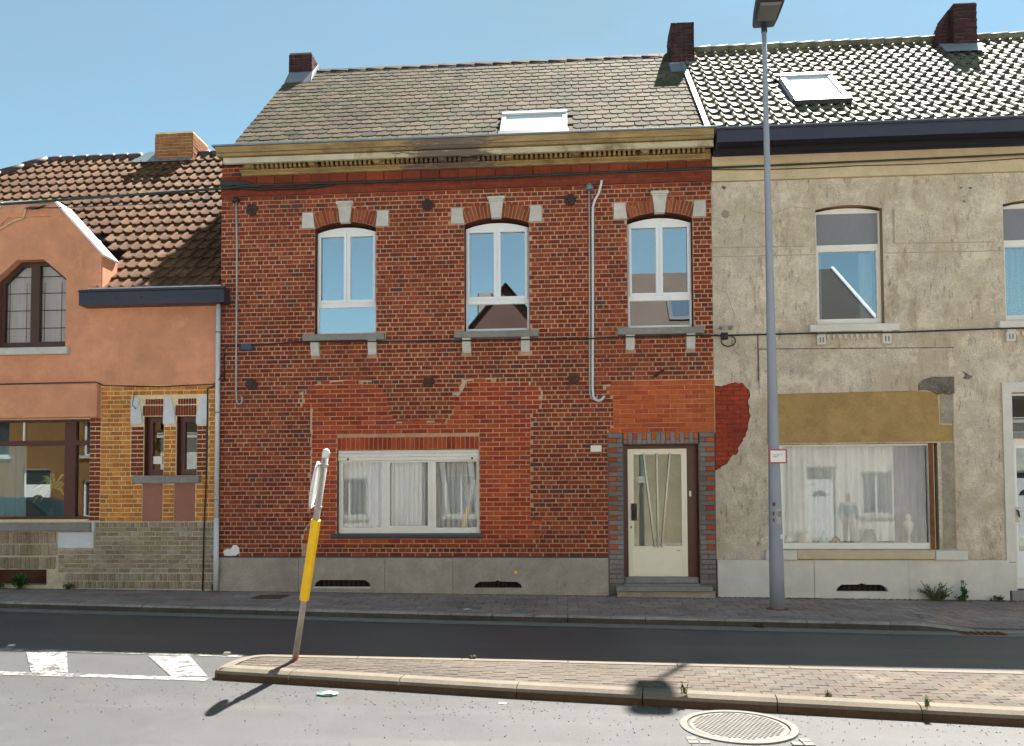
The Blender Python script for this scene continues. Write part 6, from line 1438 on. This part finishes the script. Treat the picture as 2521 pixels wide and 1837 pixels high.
# ================================================================== across the street (seen mirrored in the windows)
struct(sheet('pavement', [(-60, -10.2), (-60, -15.2), (60, -15.2), (60, -10.2)], -.02, K['slab_plain']))
q = MB(); q.box(-60, 60, -10.2, -10.08, -.6, 0); 
q = MB(); q.add([(-60, -10.05, gz(-60) - .2), (60, -10.05, gz(60) - .2), (60, -10.05, gz(60) - .018), (-60, -10.05, gz(-60) - .018), (-60, -10.2, gz(-60) - .017), (60, -10.2, gz(60) - .017)], [(1, 0, 3, 2), (2, 3, 4, 5)]); struct(q.build('kerb', K['kerb']))
def far_house(name, x0, x1, eave, ridge, wallm, roofm, label, wins, door=None, hip=False, gable=False, skyl=None, chim=None, yf=-15.2, dep=8.0):
    t = thing(name, label, 'house', ((x0 + x1) / 2, yf, gz((x0 + x1) / 2)))
    holes = [rect(*w_) for w_ in wins] + ([rect(*door)] if door else [])
    q = MB(); q.plate(rect(x0, x1, -.5, eave), holes, 0, -.2)
    q.v = [(v[0], yf - v[1] * -1, v[2]) for v in q.v]
    q.f = [f[::-1] for f in q.f]
    q.add([(x0, yf, -.5), (x0, yf - dep, -.5), (x0, yf - dep, eave), (x0, yf, eave), (x1, yf, -.5), (x1, yf - dep, -.5), (x1, yf - dep, eave), (x1, yf, eave)], [(0, 1, 2, 3), (4, 7, 6, 5), (1, 5, 6, 2)])
    q.build('wall', wallm, t)
    rf_ = MB(); ym = yf - dep / 2; o = .3; xa, xb_ = (x0, x1 - 1.0) if hip else (x0, x1)
    if gable:
        xm = (x0 + x1) / 2
        rf_.add([(x0 - .2, yf + .2, eave - .1), (xm, yf + .2, ridge), (xm, yf - dep, ridge), (x0 - .2, yf - dep, eave - .1), (x1 + .2, yf + .2, eave - .1), (x1 + .2, yf - dep, eave - .1)], [(0, 1, 2, 3), (1, 4, 5, 2)])
        rg = MB(); rg.add([(x0, yf - .002, eave), (x1, yf - .002, eave), (xm, yf - .002, ridge - .1)], [(1, 0, 2)]); rg.build('gable', wallm, t)
    else:
        rf_.add([(x0 - .1, yf + o, eave - .05), (x1 + .1, yf + o, eave - .05), (xb_, ym, ridge), (xa, ym, ridge), (x0 - .1, yf - dep - o, eave - .05), (x1 + .1, yf - dep - o, eave - .05)], [(1, 0, 3, 2), (4, 5, 2, 3), (0, 4, 3), (5, 1, 2)])
        if not hip:
            rg = MB(); rg.add([(x0, yf, eave), (x0, yf - dep, eave), (x0, ym, ridge - .1), (x1, yf, eave), (x1, yf - dep, eave), (x1, ym, ridge - .1)], [(0, 1, 2), (4, 3, 5)]); rg.build('gable', wallm, t)
    ro = rf_.build('roof', roofm, t)
    if hip:
        for sx, ex_ in ((x1 + .1, xb_),):
            hq = MB(); hq.tube([(sx, yf + o, eave), (ex_, ym, ridge + .03)], .085, 8); hq.build('hip_capping', K['zinc_pale'], ro)
    if skyl:
        sx0, sx1, f0, f1 = skyl; P_ = []
        for f_, xx_ in ((f0, sx0), (f0, sx1), (f1, sx1), (f1, sx0)): P_.append(Vector((xx_, yf + o - (o + dep / 2) * f_, eave - .05 + (ridge - eave + .05) * f_ + .09)))
        hq = MB(); hq.add([tuple(p) for p in P_], [(1, 0, 3, 2)]); sk_ = hq.build('skylight', K['lamp_dark'], ro)
        c_ = sum(P_, Vector()) / 4; hq = MB(); hq.add([tuple(c_ + (p - c_) * .78 + Vector((0, .012, .012))) for p in P_], [(1, 0, 3, 2)]); hq.build('pane', K['glass_sky'], sk_)
    gu = MB(); gu.box(x0, x1, yf + .02, yf + .28, eave - .18, eave + .0); gu.build('gutter', K['upvc_w'], t)
    for w_ in wins:
        hq = MB(); hq.plate(rect(*w_), [rect(w_[0] + .07, (w_[0] + w_[1]) / 2 - .03, w_[2] + .07, w_[3] - .07), rect((w_[0] + w_[1]) / 2 + .03, w_[1] - .07, w_[2] + .07, w_[3] - .07)], 0, -.05); hq.v = [(v[0], yf - .1 + v[1], v[2]) for v in hq.v]; hq.f = [f[::-1] for f in hq.f]; wo = hq.build('window', K['upvc'], t)
        hq = MB(); hq.box(w_[0] + .05, w_[1] - .05, yf - .14, yf - .13, w_[2] + .05, w_[3] - .05); hq.build('pane', K['pane_dark'], wo)
        hq = MB(); hq.box(w_[0] - .1, w_[1] + .1, yf - .1, yf + .08, w_[2] - .1, w_[2]); hq.build('sill', K['stone'], wo)
    if door:
        hq = MB(); hq.box(door[0], door[1], yf - .14, yf - .10, door[2], door[3]); do_ = hq.build('door', K['upvc'], t)
        hq = MB(); dxm = (door[0] + door[1]) / 2
        hq.plate([(dxm + .24 * math.cos(k * .3142), 1.55 + .2 * math.sin(k * .3142)) for k in range(11)], [], 0, -.01); hq.v = [(v[0], yf - .095 + v[1], v[2]) for v in hq.v]; hq.f = [f[::-1] for f in hq.f]; hq.build('fanlight', K['pane_dark'], do_)
        hq = MB(); hq.box(door[0] + .08, door[1] - .08, yf - .1, yf - .092, 2.15, door[3] - .08); hq.build('transom_pane', K['pane_dark'], do_)
    if chim:
        chimney(t, chim[0], chim[0] + .6, yf - dep / 2 - .3, yf - dep / 2 + .3, ridge - .4, ridge + .7, K['brick_chimney'], K['mortar_g'])
    return t
far_house('opposite_house', -29, -15.0, 5.2, 8.0, K['far_yellow'], K['far_roof'], 'yellow brick house mirrored in the orange house window, with white panelled door', [(-27.5, -26.2, .9, 2.3), (-24.5, -23.2, .9, 2.3), (-18.0, -16.4, .9, 2.3), (-22, -20.9, 3.2, 4.6), (-18, -16.9, 3.2, 4.6)], (-20.35, -19.25, 0.1, 2.75))
far_house('opposite_house', -15.0, -5.2, 4.0, 6.2, K['far_white'], K['far_roof'], 'low pale house across the street', [(-13.5, -12.2, .9, 2.3), (-8.6, -7.2, .9, 2.3)], (-10.8, -9.8, .1, 2.4))
far_house('opposite_house', -5.2, .9, 5.6, 9.3, K['far_brown'], K['far_roof2'], 'brown gabled house mirrored in the middle upper window', [(-4.4, -3.2, .9, 2.4), (-1.6, -.4, .9, 2.4), (-4.2, -3.2, 3.4, 4.9), (-1.4, -.4, 3.4, 4.9)], (-2.9, -1.95, .1, 2.4), gable=True, chim=(-3.6,))
far_house('opposite_house', .9, 6.6, 6.3, 10.7, K['far_beige'], K['far_roof'], 'beige house with roof window mirrored in the right upper window', [(1.6, 2.6, 3.6, 5.1), (4.4, 5.4, 3.6, 5.1), (4.9, 6.1, .9, 2.4)], None, skyl=(3.9, 5.3, .42, .72))
far_house('opposite_house', 6.6, 11.7, 6.3, 10.7, K['far_cream'], K['far_roof3'], 'white house with hipped dark roof mirrored in the shop window', [(10.2, 11.2, .9, 2.4), (7.2, 8.2, 3.6, 5.1), (9.6, 10.6, 3.6, 5.1)], (8.3, 9.3, .1, 2.6), hip='right')
far_house('opposite_house', 11.7, 22.0, 4.2, 6.6, K['far_white'], K['far_roof'], 'low white house at the far right across the street', [(13, 14.2, .9, 2.3), (17, 18.2, .9, 2.3)], (15.2, 16.2, .1, 2.4))
l2 = thing('lamp_post', 'lamp post across the street mirrored in the cream door', 'lamp post', (2.42, -12.95, gz(2.4)))
q = MB(); q.tube([(2.42, -12.95, gz(2.4) - .05), (2.42, -12.95, 5.2)], [.09, .05], 14); q.build('pole', K['lamp_grey'], l2, True)
q = MB(); q.box(2.28, 2.56, -12.83, -12.82, 2.0, 2.22); q.build('notice_plate', K['sign_white'], l2)
q = MB(); q.box(2.25, 2.6, -12.95, -12.4, 5.2, 5.34); q.build('lamp_head', K['lamp_dark'], l2)
# parked car mirrored in the left window
cx0, cyc = -17.6, -8.9; cz0 = gz(-16) + ROAD
car = thing('parked_car', 'dark blue green car mirrored in the big left window', 'car', (cx0 + 2.1, cyc, cz0))
body = [(0, .35), (.05, .62), (.35, .95), (.9, 1.02), (1.5, 1.52), (1.75, 1.62), (2.7, 1.63), (3.2, 1.5), (3.75, 1.08), (4.15, 1.0), (4.25, .55), (4.2, .3), (3.75, .28), (.5, .28)]
q = MB(); vs = []
for yy, sc in ((-.84, 0), (-.70, 1), (.70, 1), (.84, 0)):
    for bx_, bz in body: vs.append((cx0 + 4.25 - bx_, cyc + (yy * (1 if bz < .95 else (.82 if abs(yy) > .8 else .85))), cz0 + (bz if sc or bz < .95 else bz - .05)))
n = len(body); fs = [(k * n + i, k * n + (i + 1) % n, (k + 1) * n + (i + 1) % n, (k + 1) * n + i) for k in range(3) for i in range(n)] + [tuple(range(n - 1, -1, -1)), tuple(range(3 * n, 4 * n))]
q.add(vs, fs); cb_ = q.build('body', K['car_paint'], car)
q = MB()
for sy in (-.735, .735): q.add([(cx0 + 4.25 - a_, cyc + sy, cz0 + b_) for a_, b_ in ((1.1, 1.06), (1.58, 1.48), (2.7, 1.54), (3.15, 1.42), (3.55, 1.1))], [(0, 1, 2, 3, 4) if sy < 0 else (4, 3, 2, 1, 0)])
q.build('side_window', K['pane_dark'], car)
for wx in (.85, 3.4):
    for sy in (-.8, .8):
        q = MB(); q.tube([(cx0 + 4.25 - wx, cyc + sy - .1, cz0 + .31), (cx0 + 4.25 - wx, cyc + sy + .1, cz0 + .31)], .31, 20); wh = q.build('wheel', K['black'], car)
        q = MB(); q.tube([(cx0 + 4.25 - wx, cyc + sy - .105, cz0 + .31), (cx0 + 4.25 - wx, cyc + sy + .105, cz0 + .31)], .19, 16); q.build('rim', K['galv'], wh)

# passer-by on the opposite pavement, mirrored in the shop window
def skin(name, nodes, edges, mat, parent, sub=2):
    me = bpy.data.meshes.new(name); me.from_pydata([n[:3] for n in nodes], edges, []); me.materials.append(mat)
    o = bpy.data.objects.new(name, me); col.objects.link(o); md = o.modifiers.new('skin', 'SKIN')
    sv = me.skin_vertices[0].data
    for i, n in enumerate(nodes): sv[i].radius = (n[3], n[4] if len(n) > 4 else n[3]); sv[i].use_root = (i == 0)
    s_ = o.modifiers.new('sub', 'SUBSURF'); s_.levels = sub; s_.render_levels = sub
    o.parent = parent; o.matrix_parent_inverse = Matrix.Translation(-parent.location); return o
PX, PY = 9.05, -13.3; PZ = gz(PX) - .02
per = thing('person', 'person in a blue grey jacket across the street, mirrored in the shop window', 'person', (PX, PY, PZ))
def P_(x, y, z): return (PX + x, PY + y, PZ + z)
N_ = [(*P_(0, 0, .95), .15, .11), (*P_(0, 0, 1.15), .14, .10), (*P_(0, 0, 1.36), .17, .10), (*P_(0, 0, 1.47), .07, .06), (*P_(.01, .01, 1.53), .055, .055), (*P_(.015, .02, 1.62), .078, .092), (*P_(.015, .02, 1.72), .06, .075)]
E_ = [(0, 1), (1, 2), (2, 3), (3, 4), (4, 5), (5, 6)]
def limb(start, pts):
    p = start
    for q_ in pts: N_.append(q_); E_.append((p, len(N_) - 1)); p = len(N_) - 1
    return p
for sg in (-1, 1):
    limb(0, [(*P_(sg * .09, 0, .86), .085, .085), (*P_(sg * .10, .03 * sg, .48), .058, .06), (*P_(sg * .10, -.02, .09), .042, .042), (*P_(sg * .11, .12, .045), .045, .04)])
    w_ = limb(2, [(*P_(sg * .20, 0, 1.38), .062, .062), (*P_(sg * .25, -.02, 1.10), .045, .045), (*P_(sg * .24, .08, .86), .032, .032), (*P_(sg * .24, .10, .79), .034, .02)])
    for k, (dx, l_) in enumerate(((-.024, .068), (-.008, .078), (.008, .074), (.023, .058))): limb(w_, [(*P_(sg * .24 + dx, .11, .75), .010, .010), (*P_(sg * .24 + dx, .115, .75 - l_ * .6), .008, .008)])
    limb(w_, [(*P_(sg * .21, .125, .78), .011, .011), (*P_(sg * .205, .135, .745), .009, .009)])
body = skin('body', N_, E_, K['skin'], per)
J = [(*P_(0, 0, .93), .175, .135), (*P_(0, 0, 1.15), .165, .125), (*P_(0, 0, 1.37), .19, .12), (*P_(0, 0, 1.45), .09, .085)]; JE = [(0, 1), (1, 2), (2, 3)]
for sg in (-1, 1):
    b0 = len(J); J += [(*P_(sg * .205, 0, 1.385), .078, .078), (*P_(sg * .255, -.02, 1.10), .06, .06), (*P_(sg * .243, .075, .88), .046, .046)]; JE += [(2, b0), (b0, b0 + 1), (b0 + 1, b0 + 2)]
skin('jacket', J, JE, K['jacket'], per)
T = [(*P_(0, 0, .93), .155, .12)]; TE = []
for sg in (-1, 1):
    b0 = len(T); T += [(*P_(sg * .092, 0, .84), .098, .098), (*P_(sg * .10, .03 * sg, .48), .072, .074), (*P_(sg * .10, -.02, .10), .058, .058)]; TE += [(0, b0), (b0, b0 + 1), (b0 + 1, b0 + 2)]
skin('trousers', T, TE, K['trousers'], per)
skin('hair', [(*P_(.015, -.012, 1.66), .088, .09), (*P_(.015, -.005, 1.735), .068, .075)], [(0, 1)], K['brown_wood'], per)
for sg in (-1, 1):
    q = MB(); q.tube([P_(.015 + sg * .03, .108, 1.645), P_(.015 + sg * .03, .116, 1.645)], .011, 8); q.build('eye', K['black'], per)
q = MB(); q.add([P_(.0, .10, 1.645), P_(.03, .10, 1.645), P_(.015, .135, 1.605), P_(-.003, .10, 1.60), P_(.033, .10, 1.60)], [(0, 2, 1), (0, 3, 2), (1, 2, 4), (3, 4, 2)]); q.build('nose', K['skin'], per)
q = MB(); q.box(PX - .008, PX + .038, PY + .10, PY + .112, PZ + 1.57, PZ + 1.578); q.build('mouth', K['sign_red'], per)
